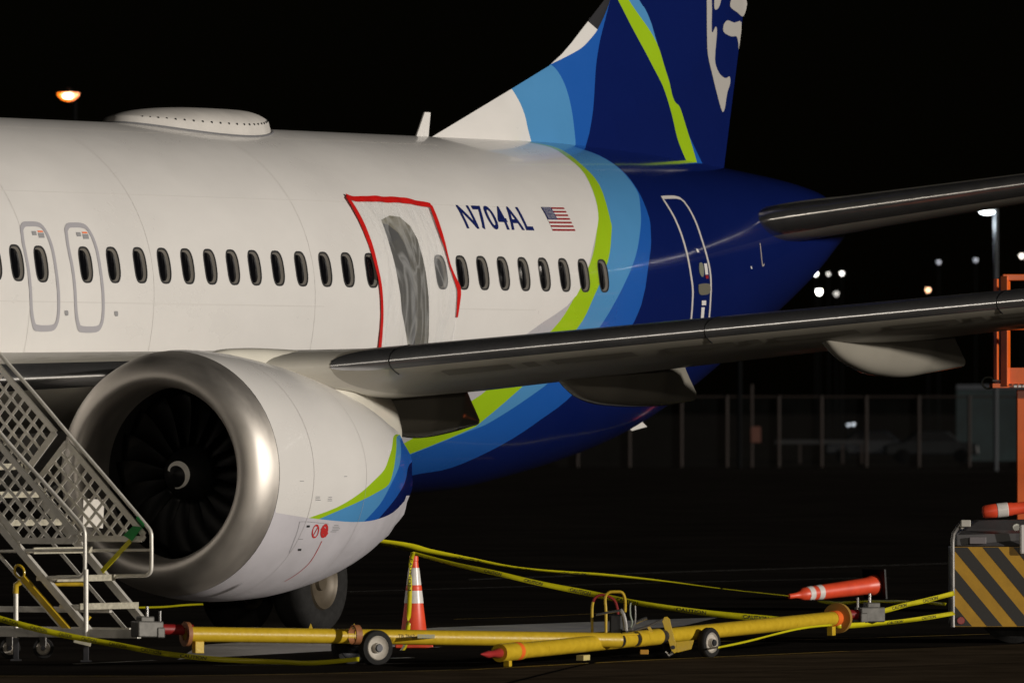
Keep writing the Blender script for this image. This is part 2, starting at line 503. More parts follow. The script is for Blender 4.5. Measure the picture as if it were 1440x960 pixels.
for k, b in enumerate(B):
    blines.append(resample([(max(lin(B[j], v) for j in range(k+1)), v) for v, x in b], .12))

# windows (photo columns of their centres), each seated in a real cut-out
WIN_PX = [(-7.5, 368.6), (23.8, 369.3), (58, 371), (120.6, 372), (159.6, 372.3), (197.1, 372.7), (231, 373.5), (264, 374.2), (296, 374.9), (327.7, 375.6), (358.3, 376.3), (390.8, 377), (423.7, 377.8), (457.7, 378.5), (489.3, 379.2), (522.5, 380), (620.5, 382.4), (650.4, 383.1), (679.3, 383.7), (708.2, 384.4), (737.1, 385.2), (765.7, 385.8), (794, 386.5), (821.3, 387.1), (848.5, 387.7)]
WIN = [on_fus(*p) for p in WIN_PX]
for k in range(1, 12): WIN.append((WIN[0][0]-.508*k, WIN[0][1]))
WA, WB_ = .128, .186
holes = [superellipse(x, v, WA, WB_, 3.0) for x, v in WIN]
plug_px = [(536, 309), (548, 303), (562, 305), (577, 318), (587, 336), (595, 364), (601, 400), (603.5, 438), (603, 470), (600, 505), (576, 510), (571, 470), (565, 438), (559.5, 394), (552, 359), (544, 332)]
plug = fpts(plug_px)
plug = resample(plug+[plug[0]], .12)[:-1]
us = [-22.3+.24*i for i in range(175)]; us = [u for u in us if u < 19.05]+[19.1]
vs_ = [RV*PI*i/40 for i in range(41)]
edge = [(-22.3, 0), (19.1, 0), (19.1, RV*PI), (-22.3, RV*PI)]
edge = resample(edge+[edge[0]], .24)[:-1]
inn = lambda L: [p for p in L if -22.3 < p[0] < 19.1 and 0 < p[1] < RV*PI]
LIV = [WHITE, GREY, LIME, LIGHT, MID, NAVY]
cdt_surface('fuselage', S_fus, -1, us, vs_, [inn(l) for l in blines], holes+[plug], edge, LIV, cls_fus, plane)
# far side and tail cap
us2 = us[::3]; vs2 = vs_[::2]
V = [S_fus(x, v, 1) for x in us2 for v in vs2]; nv = len(vs2)
Fq = [(i*nv+j, (i+1)*nv+j, (i+1)*nv+j+1, i*nv+j+1) for i in range(len(us2)-1) for j in range(nv-1)]
MI = [cls_fus((us2[i]+us2[i+1])/2, (vs2[j]+vs2[j+1])/2) for i in range(len(us2)-1) for j in range(nv-1)]
obj('starboard_skin', V, Fq, LIV, plane, MI, True, fix=False)
MB().lathe([(0, .30), (.02, .27), (-.25, .22), (-.25, 0)], (19.07, 0, 4.64), (1, 0, 0), 20).build('exhaust_outlet', STEEL, plane, True)
# cabin behind the openings
cab = MB()
for j in range(12):
    a0, a1 = PI*j/12, PI*(j+1)/12
    P = lambda x, a: Vector((x, -1.66*math.sin(a), 3.62+(1.66 if math.cos(a) > 0 else 1.9)*math.cos(a)))
    cab.add([P(-15, a0), P(10.6, a0), P(10.6, a1), P(-15, a1)], [(0, 1, 2, 3)])
LINING = mat('cabin lining', (.012, .013, .016), .8)
ps = sorted(plug, key=lambda p: p[0])
# windows
for (x, v) in WIN:
    w = MB(); K = 28
    rings = [(superellipse(x, v, WA+.012, WB_+.012, 3.0, K), .003), (superellipse(x, v, WA-.006, WB_-.006, 3.0, K), .004), (superellipse(x, v, WA-.008, WB_-.008, 3.0, K), -.004), (superellipse(x, v, WA-.020, WB_-.022, 3.0, K), -.034)]
    for R_, off in rings:
        for (a, b) in R_: w.v.append(S_fus(a, b)+normal_of(S_fus, a, b, -1)*off)
    for r in range(3):
        for j in range(K):
            j2 = (j+1) % K
            w.f.append((r*K+j, (r+1)*K+j, (r+1)*K+j2, r*K+j2)); w.m.append(0 if r < 2 else 1)
    fr = w.build('window', [SEAL, REVEAL], plane, True)
    pn = MB()
    for (a, b) in superellipse(x, v, WA-.0195, WB_-.0215, 3.0, K): pn.v.append(S_fus(a, b)+normal_of(S_fus, a, b, -1)*-.031)
    pn.f.append(tuple(range(K))); pn.m.append(0)
    pn.build('pane', PANE, fr)
# door-plug opening: reveal, liner and what shows inside
rv = MB()
n = len(plug)
for off in (.0, -.17):
    for (a, b) in plug: rv.v.append(S_fus(a, b)+normal_of(S_fus, a, b, -1)*off)
for j in range(n):
    j2 = (j+1) % n; rv.f.append((j, j2, n+j2, n+j)); rv.m.append(0)
ROUGHED = mat('bare door frame', (.42, .38, .24), .6, noise=.35, nscale=6)
fro = rv.build('door_frame', ROUGHED, plane, True)
ins = MB()
pv = [p[1] for p in plug]; x0 = min(p[0] for p in plug)-.25; x1 = max(p[0] for p in plug)+.25
for i in range(8):
    for j in range(10): pass
INSUL = mat('dark insulation blanket', (.014, .026, .062), .55, noise=.6, nscale=5, bump=.8, bscale=7, bdist=.05)
gridu = [x0+(x1-x0)*i/10 for i in range(11)]; gridv = [min(pv)-.2+(max(pv)-min(pv)+.4)*j/16 for j in range(17)]
iv = [S_fus(a, b)+normal_of(S_fus, a, b, -1)*(-.62) for a in gridu for b in gridv]
obj('cabin_panel', iv, [(i*17+j, i*17+j+1, (i+1)*17+j+1, (i+1)*17+j) for i in range(10) for j in range(16)], INSUL, plane, None, True)
SEATM = mat('seat fabric', (.02, .035, .075), .8, noise=.2)
TRIM = mat('pale sidewall trim', (.16, .145, .085), .6, noise=.5, nscale=5)
xm = sum(p[0] for p in plug)/n
b = MB(); b.box((xm-.12, -1.42, 3.55), (.06, 0, 0), (0, .2, 0), (.05, 0, .34)); b.box((xm-.20, -1.42, 3.02), (.22, 0, 0), (0, .2, 0), (0, 0, .08))
b.build('seat', SEATM, plane, False, .04)
b = MB(); b.prism([(xm+.42, -1.50, 4.3), (xm+.46, -1.62, 3.8), (xm+.40, -1.62, 3.1), (xm+.30, -1.55, 3.0), (xm+.36, -1.52, 3.8), (xm+.30, -1.45, 4.25)], (0, .05, 0))
b.build('sidewall_trim', TRIM, plane)

# outlines of doors and exits, placards, lettering, flag
def outline_decal(name, pix, w, m, closed=True, per=3, off=.004):
    L = fpts(smooth_line(pix+[pix[0]], per) if closed else smooth_line(pix, per))
    if closed: L = L[:-1]
    return drape(name, S_fus, -1, strip2d(L, w, closed), off, m, plane, .12)
MARK = mat('exit outline grey', (.42, .41, .44), .4)
ex1 = [(30, 322), (33, 316), (40, 315), (52, 315.5), (60, 320), (68, 334), (74, 353), (79, 383), (82, 412), (82, 440), (79, 455), (72, 461), (52, 461), (47, 455), (44, 436), (42.5, 405), (39, 375), (33, 345)]
ex2 = [(x+62.6+(y-372)*.002, y+1.6) for x, y in ex1]
DM = mat('door outline white', (.62, .59, .56), .4)
for e in (ex1, ex2):
    o = outline_decal('exit_outline', e, .058, MARK)
    px, py = e[0]
    for (a, b_, c, d, m) in ((52, 324.5, 59, 326.5, ORMARK), (53, 327.5, 61, 334.5, INKG), (44, 325, 50, 331, INKG)):
        dx = px-30
        drape('placard', S_fus, -1, [fpts([(a+dx, b_+dx*.026), (c+dx, b_+dx*.026), (c+dx+1.5, d+dx*.026), (a+dx+1.5, d+dx*.026)])], .004, m, plane)
door = [(931, 278), (942, 277.5), (956, 279), (967, 291), (978, 312), (986, 335), (993, 358), (998, 380), (999.5, 405), (997, 445), (993, 480), (970, 480), (972, 445), (974, 410), (971, 385), (966, 358), (958, 330), (948, 306), (938, 289)]
outline_decal('door_outline', door, .055, DM, per=2)
def quad(name, pix, m, off=.005):
    return drape(name, S_fus, -1, [fpts(pix)], off, m, plane)
quad('door_window', smooth_line([(983, 370), (986, 369), (988.5, 373), (989.5, 383), (988.5, 389), (985.5, 388), (983, 381), (983, 370)], 3)[:-1], mat('rear door glass', (.22, .23, .18), .2))
quad('placard', [(989.5, 370.5), (993.5, 370.5), (995.5, 386), (991.5, 386)], FLAGW)
quad('placard', [(991.5, 387), (995.5, 387), (996, 391.5), (992.5, 392)], FLAGR)
quad('door_handle', smooth_line([(982, 400), (990, 398.5), (998, 400), (998, 411), (991, 414.5), (983, 413), (982, 400)], 3)[:-1], mat('door handle metal', (.36, .34, .26), .35, .6))
quad('placard', [(986.5, 422.5), (992.5, 422.5), (992.5, 429), (986.5, 429)], FLAGW)
quad('placard', [(986, 432), (990.5, 432), (989, 447), (985, 447)], FLAGW)
quad('placard', [(978, 350), (981, 350), (983, 355), (980, 355)], FLAGW)
quad('placard', [(1055, 374.5+0), (1056.5, 374), (1057.5, 378), (1056, 378)], FLAGW)
outline_decal('trim_mark', [(1068.5, 342), (1070, 356), (1072, 373), (1074.5, 371)], .03, mat('stabiliser trim mark', (.40, .36, .33), .5), closed=False)
for (a, b_) in ((93, 439.5), (163, 440.5)):
    quad('static_port', smooth_line([(a-2.5, b_-3), (a+2, b_-3), (a+2.5, b_+3.5), (a-1.5, b_+3.5), (a-2.5, b_-3)], 2)[:-1], INKG)
# registration
(xa, va), (xb, vb) = on_fus(640, 288), on_fus(753, 325)
reg = [[(xa+(xb-xa)*p[0]*.985, vb+(va-vb)*p[1]) for p in P] for P in lettering('N704AL', .016, 1.12)]
drape('registration_lettering', S_fus, -1, reg, .004, INKN, plane, .05)
# flag
(xa, va), (xb, vb) = on_fus(760.5, 291.5), on_fus(808.8, 325)
fl_ = lambda a, b_: (xa+(xb-xa)*a, va+(vb-va)*b_)
rect = lambda a, b_, c, d: [fl_(a, b_), fl_(c, b_), fl_(c, d), fl_(a, d)]
fo = drape('flag', S_fus, -1, [rect(0, 0, 1, 1)], .003, FLAGW, plane)
drape('red_stripes', S_fus, -1, [rect(.0, i/13, 1, (i+1)/13) for i in range(0, 13, 2)], .005, FLAGR, fo)
drape('canton', S_fus, -1, [rect(0, 0, .42, 7/13)], .007, INKN, fo)
drape('stars', S_fus, -1, [rect(.03+.042*c+(.021 if r % 2 else 0), .035+.055*r, .048+.042*c+(.021 if r % 2 else 0), .06+.055*r) for r in range(9) for c in range(9 if r % 2 == 0 else 8)], .009, FLAGW, fo)
# skin joints
SEAM = mat('skin joint', (.69, .67, .645), .4)
for L_ in [[(-9+.5*i, ph*RV) for i in range(n_)] for ph, n_ in ((.36, 34), (.98, 34), (1.62, 24))]+[[(5.6+.4*i, 1.62*RV) for i in range(6)]]:
    drape('skin_joint', S_fus, -1, strip2d(L_, .010), .002, SEAM, plane, .5)
for xs_ in ((WIN[2][0]-.27), (WIN[5][0]+WIN[6][0])/2, (WIN[12][0]+WIN[13][0])/2):
    drape('skin_joint', S_fus, -1, strip2d([(xs_, .02+.1*i) for i in range(48)], .006), .0025, SEAM, plane, .5)
# antenna dome on the crown
dome = MB(); NU, NV = 28, 24
SATM = mat('radome white', (.70, .67, .63), .4, noise=.12, nscale=3, coat=.1)
def dome_pt(a, r, cx=2.95, Lx=1.42, W=.66):
    x = cx+Lx*r*math.cos(a)*(1.25 if math.cos(a) < 0 else .95); y = W*r*math.sin(a)
    return x, y
for i in range(NU):
    for j in range(NV+1):
        a = 2*PI*i/NU; r = j/NV; x, y = dome_pt(a, r)
        h = .17*(1-r**6)**.55*(1 if math.cos(a) > 0 else 1-.55*(r*math.cos(a))**2)+.035
        zs = 3.62+1.885*math.sqrt(max(0, 1-(y/1.88)**2))
        dome.v.append(Vector((x, y, zs+(h if j < NV else -.02))))
for i in range(NU):
    for j in range(NV):
        i2 = (i+1) % NU; o = NV+1
        dome.f.append((i*o+j, i*o+j+1, i2*o+j+1, i2*o+j)); dome.m.append(0)
dm = dome.build('antenna_dome', SATM, plane, True)
rim = [Vector((*dome_pt(2*PI*i/40, 1.012), 0)) for i in range(40)]
for p in rim: p.z = 3.62+1.885*math.sqrt(1-(p.y/1.88)**2)+.006
MB().tube(rim, .014, 6, closed=True).build('dome_seal', mat('dome sealant', (.17, .17, .18), .6), dm, True)
riv = MB()
for i in range(26):
    a = PI+.35+i*(PI-.55)/25
    for rr, zz in ((.93, .0),):
        x, y = dome_pt(a, rr)
        r = .94; h = .17*(1-r**6)**.55*(1 if math.cos(a) > 0 else 1-.55*(r*math.cos(a))**2)+.04
        zs = 3.62+1.885*math.sqrt(max(0, 1-(y/1.88)**2))
        riv.lathe([(0, .014), (.004, .012), (.006, 0)], (x, y-.012, zs+h-.01), (.2*math.cos(a), -1, .4), 8)
riv.build('rivet', INK, dm)['kind'] = 'stuff'
# blade antenna
b = MB(); bx = aty(592, 192, 0)
b.prism([(bx.x-.16, -.012, 5.46), (bx.x+.16, -.012, 5.46), (bx.x+.22, -.012, 5.79), (bx.x+.08, -.012, 5.79)], (0, .024, 0))
b.build('blade_antenna', WHITE, plane, False, .006)

# ------------------------------------------------------------------ fin
def P2(u, v): p = aty(u, v, -.12); return (p.x, p.z)
LEpx = [(560, 229), (621, 192), (732, 125), (793, 87.5), (819, 57), (839.6, 29.5), (857, 7), (870, -10), (900, -50)]
le = [(P2(*p)[1], P2(*p)[0]) for p in LEpx]
te0, te1 = P2(1030, 241), P2(1060, 0)
def le_x(z): return lin(le, z, True)
def te_x(z): return te0[0]+(te1[0]-te0[0])*(z-te0[1])/(te1[1]-te0[1])
ZT = 12.6
ZB = 4.9
def S_fin(x, z, side=-1):
    a, c = le_x(max(z, 5.1)), te_x(z); ch = max(c-a, .2)
    t = min(1, max(0, (x-a)/ch)); s = x-a
    th = .20*min(1.0, .35+max(0, s/5.0))
    prof = 2.2*(math.sqrt(t)*.62*(1-t)+.42*t*(1-t))+.02*(1-t)
    return Vector((x, side*th*prof*1.35, z))
def on_fin(pts): return [P2(*p) for p in pts]
c1 = smooth_line([(731, 108), (732, 125.7), (737.5, 145), (740.6, 163), (741.5, 182), (743.5, 204), (744, 232)], 4)
c2 = smooth_line([(775, 75), (787.5, 91), (795, 108), (799.3, 130), (801, 156), (801, 182), (800.6, 204), (800, 236)], 4)
c3 = smooth_line([(884, -50), (868, 0), (858, 30), (848, 62.5), (838, 106), (829, 153), (822, 181), (815, 206), (807, 236)], 4)
c4 = smooth_line([(785, 91.5), (806, 80), (825.7, 67.7), (838, 55), (848, 41.7), (859, 21), (868, 0), (886, -50)], 4)
l1 = smooth_line([(860, -50), (877, 0), (890, 37.5), (908, 80), (930, 130), (942, 160), (952.5, 192.5), (961, 211), (971, 229.5), (985, 252)], 4)
l2 = smooth_line([(870, -50), (890, 0), (901, 22), (912.5, 42.5), (922.5, 65), (931, 98), (940, 130), (946, 143), (953, 149), (958, 158), (965, 175), (977, 204), (988, 232.5), (997, 252)], 4)
l3 = smooth_line([(885, -50), (902.5, 0), (909, 13), (914.5, 30), (918, 46), (922.5, 66)], 4)
fin_regions = [
 (WHITE, [(560, 240), (555, 225), (700, 118)]+c1),
 (LIME, [(738, 232), (738.5, 204), (740.8, 174), (743.5, 204), (744, 232)]),
 (LIGHT, c1+c2[::-1]),
 (WHITE, [(772, 92)]+[p for p in c4 if p[1] > 41]+[(838.5, 29), (815, 30)]),
 (DARKMET, [(838.5, 29), (848, 41.7)]+[p for p in c4 if p[1] < 41]+[(870, -70), (820, 20)]),
 (MID, [(775, 75)]+c2[1:]+c3[::-1]+c4[::-1]),
 (LIME, l1+l2[::-1]),
 (LIGHT, l2[:17]+l3[::-1]),
 (MID, [(972.5, 192), (988, 232.5), (997, 252), (1006, 252), (997.5, 234)]),
]
fin_mats = [NAVY, WHITE, LIME, LIGHT, MID, DARKMET]
regs = [(fin_mats.index(m), on_fin(P)) for m, P in fin_regions]
def cls_fin(x, z):
    for i, P in regs:
        if inside((x, z), P): return i
    return 0
fo_ = [(le_x(z), z) for z in [ZB+.15*i for i in range(int((ZT-ZB)/.15)+1)]]
fout = fo_+[(te_x(ZT), ZT)]+[(te_x(ZT-.2*i), ZT-.2*i) for i in range(1, int((ZT-ZB)/.2)+1)]
fx = [7+.22*i for i in range(60)]; fz = [ZB+.22*i for i in range(36)]
flines = [resample(P+[P[0]], .2) for _, P in regs]
cdt_surface('fin', S_fin, 1, fx, fz, flines, [], fout, fin_mats, cls_fin, plane)
cdt_surface('fin_starboard_skin', lambda x, z: S_fin(x, z, 1), -1, fx[::2], fz[::2], [], [], fout, fin_mats, cls_fin, plane)
emb = [
 [(848, 0), (878, 0), (880, 180), (905, 150), (915, 185), (910, 330), (930, 390), (960, 425), (995, 440), (1022, 430), (1028, 470), (1010, 520), (998, 600), (988, 627), (970, 610), (905, 440), (860, 310), (850, 200)],
 [(895, -20), (938, -20), (930, 30), (910, 55), (895, 45)],
 [(1010, -10), (1125, -10), (1112, 90), (1060, 70), (1003, 38)],
 [(960, 140), (985, 115), (1040, 128), (1098, 128), (1085, 275), (1078, 240), (1062, 205), (1020, 205), (963, 180)]]
for P in emb:
    L = smooth_line([(780+a/4, c/4) for a, c in P]+[(780+P[0][0]/4, P[0][1]/4)], 3)[:-1]
    drape('tail_emblem', S_fin, 1, [on_fin(L)], .004, LOGOG, plane, .3)

# ------------------------------------------------------------------ wings and stabilisers
def airfoil(t, n=18):
    """closed loop of (chord fraction, height fraction): upper TE -> LE -> lower TE"""
    th = lambda x: 5*t*(.2969*math.sqrt(x)-.126*x-.3516*x*x+.2843*x**3-.1036*x**4)
    cam_ = lambda x: .0
    xs = [(1-math.cos(PI*i/n))/2 for i in range(n+1)]
    return [(x, cam_(x)+th(x)) for x in xs[::-1]]+[(x, cam_(x)-th(x)) for x in xs[1:]]
def lofted(name, stations, n=18, mats=None, le_frac=(.0, .0), side=-1, upto=99, rootn=0):
    """stations: (span y, LE x, LE z, chord, t/c, incidence rad)"""
    V = []; k = 2*n+1
    for (y, lx, lz, ch, t, inc) in stations:
        for (a, h) in airfoil(t, n):
            px = a*ch; pz = h*ch
            V.append(Vector((lx+px*math.cos(inc)+pz*math.sin(inc), side*abs(y), lz-px*math.sin(inc)+pz*math.cos(inc))))
    Fc = []; MI = []
    A = airfoil(.12, n)
    for i in range(len(stations)-1):
        for j in range(k-1):
            Fc.append((i*k+j, i*k+j+1, (i+1)*k+j+1, (i+1)*k+j) if side > 0 else (i*k+j, (i+1)*k+j, (i+1)*k+j+1, i*k+j+1))
            up = j < n; fr = (A[j][0]+A[j+1][0])/2
            MI.append(1 if fr < (le_frac[0] if up else le_frac[1]) and i < upto else (2 if i < rootn else 0))
    Fc.append(tuple(range((len(stations)-1)*k, len(stations)*k))); MI.append(0)
    return obj(name, V, Fc, mats, plane, MI, True, fix=True, sharp=88)
def LEx(y): return -4.32+(abs(y)-5.6)*.515
def LEz(y): return 2.832+(abs(y)-5.6)*(.107 if abs(y) > 5.6 else .05)
def TEx(y): return .35 if abs(y) < 5.6 else .35+(abs(y)-5.6)*.25
WST = []
for y in (1.5, 2.4, 3.4, 4.4, 5.0):
    lx = LEx(5.4)-(5.4-y)*.66; WST.append((y, lx, LEz(y), TEx(y)-lx, .098+.004*max(0, 5.0-y), .036))
OUT = []
for y in (5.40, 5.6, 5.9, 6.4, 8, 9.6, 11.2, 13, 15, 17.1):
    OUT.append((y, LEx(y), LEz(y), TEx(y)-LEx(y), .098+.0035*max(0, y-7), .036))
ROOTP = mat('wing root paint', (.54, .515, .45), .4, coat=.15, noise=.06)
lofted('wing', WST+OUT, 26, [WINGGREY, POLISH, ROOTP], (.03, .022), upto=3, rootn=6)
for s_ in (1,):
    lofted('wing', WST+OUT, 14, [WINGGREY, POLISH], (.07, .03), side=1)
SSTA = [(y, 14.95+(y-1.0)*.685+sh, 4.62+(y-1.0)*.17, 3.75-(y-.5)*.33-sh, .128 if y < 1.6 else .122, -.015) for y, sh in ((.35, .25), (.9, .14), (1.02, .07), (1.10, .03), (1.2, .01), (1.4, 0), (1.7, 0), (3.0, 0), (4.5, 0), (6, 0), (7.15, 0))]
STABLE = mat('stabiliser edge metal', (.50, .49, .48), .23, .92, noise=.12, nscale=6, rvar=.03)
lofted('stabiliser', SSTA, 24, [WINGGREY, STABLE], (.09, .10))
lofted('stabiliser', [(y, 14.95+(y-1.0)*.685, 4.62+(y-1.0)*.10, 3.75-(y-.5)*.33, .115, -.015) for y in (.35, 1.0, 3.0, 7.15)], 12, [WINGGREY, POLISH], (.09, .10), side=1)

def wing_pt(y, f, low=True, off=.008):
    ch = TEx(y)-LEx(y); t = .098+.0035*max(0, y-7)
    th = 5*t*(.2969*math.sqrt(f)-.126*f-.3516*f*f+.2843*f**3-.1036*f**4); th = -th if low else th
    ci, si = math.cos(.036), math.sin(.036); px, pz = f*ch, th*ch
    return Vector((LEx(y)+px*ci+pz*si, -y, LEz(y)-px*si+pz*ci+(-off if low else off)))
SLATM = mat('slat track cover', (.17, .155, .125), .5)
yy = 6.5
while yy < 15.5:
    for a, c in ((0, .62), (.74, .86), (1.0, 1.75)):
        ya, yb = yy+a, yy+c
        obj('slat_cover', [wing_pt(ya, .055), wing_pt(yb, .055), wing_pt(yb, .10), wing_pt(ya, .10)], [(0, 1, 2, 3)], SLATM, plane)
    yy += 2.05
for ya, yb in ((5.60, 6.125), (6.137, 8.995), (9.005, 11.655), (11.665, 14.495), (14.505, 17.05)):
    V = []; Fq = []; NY = 14; NS_ = 24
    for i in range(NY+1):
        y = ya+(yb-ya)*i/NY; w = min(1, max(.015, (y-5.58)/.62)); w = w*(2-w)
        for j in range(NS_+1):
            q = -1+2*j/NS_; V.append(wing_pt(y, q*q*((.105 if q > 0 else .017)*w), q < 0, .004)+Vector((-.004*(1-abs(q)), 0, 0)))
    for i in range(NY):
        for j in range(NS_): k = i*(NS_+1)+j; Fq.append((k, k+1, k+NS_+2, k+NS_+1))
    obj('slat', V, Fq, POLISH, plane, None, True, fix=True, sharp=88)
for y_ in (6.13, 9.0, 11.66, 14.5):
    L = [wing_pt(y_, f, False, .004) for f in (.10, .06, .03, .012, .004)]+[wing_pt(y_, 0, True, 0)+Vector((-.004, 0, 0))]+[wing_pt(y_, f, True, .004) for f in (.004, .012, .03, .05)]
    MB().tube(L, .006, 5).build('slat_gap', BLACK, plane)

# flap track fairings: rounded canoes under the wing
def canoe(y, top, bot, hw, name='flap_fairing'):
    """top / bot: photo outlines (front to rear) unprojected on the span station"""
    T = sorted((aty(u, v, y-hw*.5) for u, v in top), key=lambda p: p.x); Bm = sorted((aty(u, v, y-hw*.5) for u, v in bot), key=lambda p: p.x)
    tx = [(p.x, p.z) for p in T]; bx_ = [(p.x, p.z) for p in Bm]
    x0, x1 = max(tx[0][0], bx_[0][0]), min(tx[-1][0], bx_[-1][0])
    tf, bf = table(tx), table(bx_)
    m = MB(); NX, NA = 26, 16
    for i in range(NX+1):
        t = i/NX; x = x0+(x1-x0)*t; zt, zb = tf(x), bf(x); w = hw*min(1, .25+2.2*t)*min(1, .30+2.0*(1-t))
        for j in range(NA+1):
            a = -PI/2+PI*j/NA  # lower half round, straight sides upwards
            sy = math.sin(a); cz = abs(math.cos(a))**.7
            m.v.append(Vector((x, y+w*math.copysign(abs(sy)**.75, sy), zt+(zb-zt)*cz)))
    k = NA+1
    for i in range(NX):
        for j in range(NA): m.f.append((i*k+j, i*k+j+1, (i+1)*k+j+1, (i+1)*k+j)); m.m.append(0)
    m.f.append(tuple(range(NX*k, NX*k+k))); m.m.append(0)
    m.f.append(tuple(range(k))[::-1]); m.m.append(0)
    return m.build(name, FAIRING, plane, True, fix=True)
canoe(-6.7, [(800, 527), (850, 512), (900, 500), (950, 497), (966, 524), (985, 552)], [(800, 529), (812, 545), (835, 562), (865, 570), (900, 572), (940, 571), (985, 564)], .24)
canoe(-9.85, [(1172, 474), (1230, 462), (1300, 455), (1332, 462), (1348, 485), (1363, 507)], [(1172, 478), (1184, 495), (1205, 512), (1240, 527), (1275, 531), (1315, 525), (1363, 516)], .22)
canoe(-4.35, [(560, 560), (600, 548), (640, 546), (660, 566), (680, 590)], [(560, 600), (575, 613), (600, 616), (640, 609), (680, 598)], .24)

# ------------------------------------------------------------------ engine under the wing
EX, EY, EZ = -6.62, -4.83, 1.74
eng = thing('engine', (0, 0, 0), None, None); eng.parent = plane
rno = table([(0, 1.055), (.03, 1.115), (.10, 1.165), (.2, 1.205), (.34, 1.238), (.7, 1.285), (1.2, 1.31), (1.8, 1.295), (2.4, 1.235), (3.0, 1.135), (3.5, 1.01), (3.9, .87)])
def chev(a): return .06*(1-2*abs(((a*9/PI) % 1)-.5))
ktop = table([(.4, 0), (1.0, .055), (2.0, .125), (3.0, .18), (3.9, .22)])
def rna(u, a): return rno(u)*(1-ktop(u)*max(0, math.sin(a))**1.5)
def S_eng(u, v):
    a = v/1.25; r = rna(u, a)
    x = u+(chev(a)*(u-3.7)/.2 if u > 3.7 else 0)
    return Vector((EX+x, EY-r*math.cos(a), EZ+r*math.sin(a)))
def F_eng(p):
    u = p.x-EX
    if u < .1 or u > 3.88: return 1
    return math.hypot(p.y-EY, p.z-EZ)-rna(u, math.atan2(p.z-EZ, -(p.y-EY)))
def on_eng(u, v):
    p = hit(F_eng, u, v)
    return None if p is None else (p.x-EX, math.atan2(p.z-EZ, -(p.y-EY))*1.25)
def epts(pix, per=3):
    return [q for q in (on_eng(*p) for p in (smooth_line(pix, per) if per else pix)) if q]
lowl = sorted(epts([(388, 720.4), (432, 727.5), (484, 733), (512, 733), (533, 729), (553, 720), (569, 704)]))
lowl = [(0.0, lowl[0][1]+.02)]+lowl+[(3.9, lowl[-1][1]+.12)]
cur = []
for px in ([(434.6, 727.7), (473.8, 713), (505, 694), (525.8, 675.6), (540.4, 660), (547, 643), (551, 630), (552.5, 618)],
           [(447.7, 729.8), (505, 704.8), (530, 692), (546.7, 680.8), (553, 662), (555.5, 648), (557.5, 630), (557.5, 618)],
           [(512, 733), (534, 709), (546.7, 687), (558, 664), (562.5, 650), (564, 634), (563, 620)],
           [(531.7, 729.8), (553, 704.8), (566, 685), (571, 672), (573, 660)]):
    q = sorted((v, u) for u, v in epts(px)); cur.append([(q[0][0]-.3, q[0][1]-.25)]+q+[(q[-1][0]+.04*i, q[-1][1]+.06*i+.012*i*i) for i in range(1, 9)])
def cls_eng(u, v):
    if v < lin(lowl, u): return 1
    if v > .9 or v < -1.2: return 0
    m = -9; k = 0
    for b in cur:
        m = max(m, lin(b, v))
        if u > m: k += 1
    return [0, 2, 3, 4, 5][k]
eu = [.34+.16*i for i in range(22)]+[3.88]
ev = [-1.25*PI/2+1.25*2*PI*i/72 for i in range(73)]
el = [resample([(u, v) for u, v in lowl if .34 < u < 3.88], .15)]
for b in cur: el.append(resample([(u, v) for v, u in b if .34 < u < 3.88 and v < .9], .12))
eo = [(.34, ev[0]), (3.88, ev[0]), (3.88, ev[-1]), (.34, ev[-1])]
eo = resample(eo+[eo[0]], .1)[:-1]
cdt_surface('nacelle', S_eng, 1 if normal_of(S_eng, 1, 0, 1).y < 0 else -1, eu, ev, el, [], eo, [WHITE, LOWGREY, LIME, LIGHT, MID, NAVY], cls_eng, eng)
lip = [(.62, .888), (.5, .872), (.35, .866), (.2, .868), (.12, .878), (.07, .895), (.03, .92), (.008, .95), (0, .985), (.01, 1.03), (.03, 1.075), (.06, 1.115), (.10, 1.15), (.15, 1.178), (.2, 1.2), (.27, 1.221), (.333, 1.237)]
MB().lathe(lip, (EX, EY, EZ), (1, 0, 0), 96).build('intake_lip', SILVER, eng, True, fix=True)
MB().lathe([(.333, 1.232), (.345, 1.235)], (EX, EY, EZ), (1, 0, 0), 96).build('lip_seam', mat('panel gap', (.10, .10, .10), .6), eng, True)
LINER = mat('intake liner', (.012, .0115, .011), .7, spec=.2, noise=.2)
MB().lathe([(.60, .890), (.8, .89), (1.02, .89), (1.5, .89), (1.5, .3)], (EX, EY, EZ), (1, 0, 0), 72).build('intake_liner', LINER, eng, True)
BLADE = mat('fan blade', (.004, .0038, .0036), .4, .0, spec=.15, noise=.15)
fx0 = EX+.78
for k in range(18):
    a0 = 2*PI*k/18+.12; m = MB(); NR = 9
    for i in range(NR+1):
        t = i/NR; r = .27+(.885-.27)*t
        tw = math.radians(28+34*t); ch = .16+.15*t; sw = -.10*math.sin(t*PI)+.12*t*t
        for s_ in (-1, 1):
            da = s_*ch*math.sin(tw)/r/1.0+sw*.5
            a = a0+da; x = fx0+s_*ch*math.cos(tw)*.55+(.06*t if s_ < 0 else .03)
            m.v.append(Vector((x, EY-r*math.cos(a), EZ+r*math.sin(a))))
    for i in range(NR): m.f.append((2*i, 2*i+1, 2*i+3, 2*i+2)); m.m.append(0)
    bl = m.build('fan_blade', BLADE, eng, True)
    so = bl.modifiers.new('thick', 'SOLIDIFY'); so.thickness = .012
SPIN = mat('spinner black', (.006, .006, .0065), .5, spec=.2)
spf = table([(0, 0), (.03, .075), (.1, .15), (.2, .215), (.33, .265), (.42, .28)])
sp0 = fx0-.42
MB().lathe([(h, spf(h)) for h in (0, .01, .03, .06, .1, .15, .2, .27, .33, .42, .6)], (sp0, EY, EZ), (1, 0, 0), 36).build('spinner', SPIN, eng, True)
sw = MB(); NS = 22
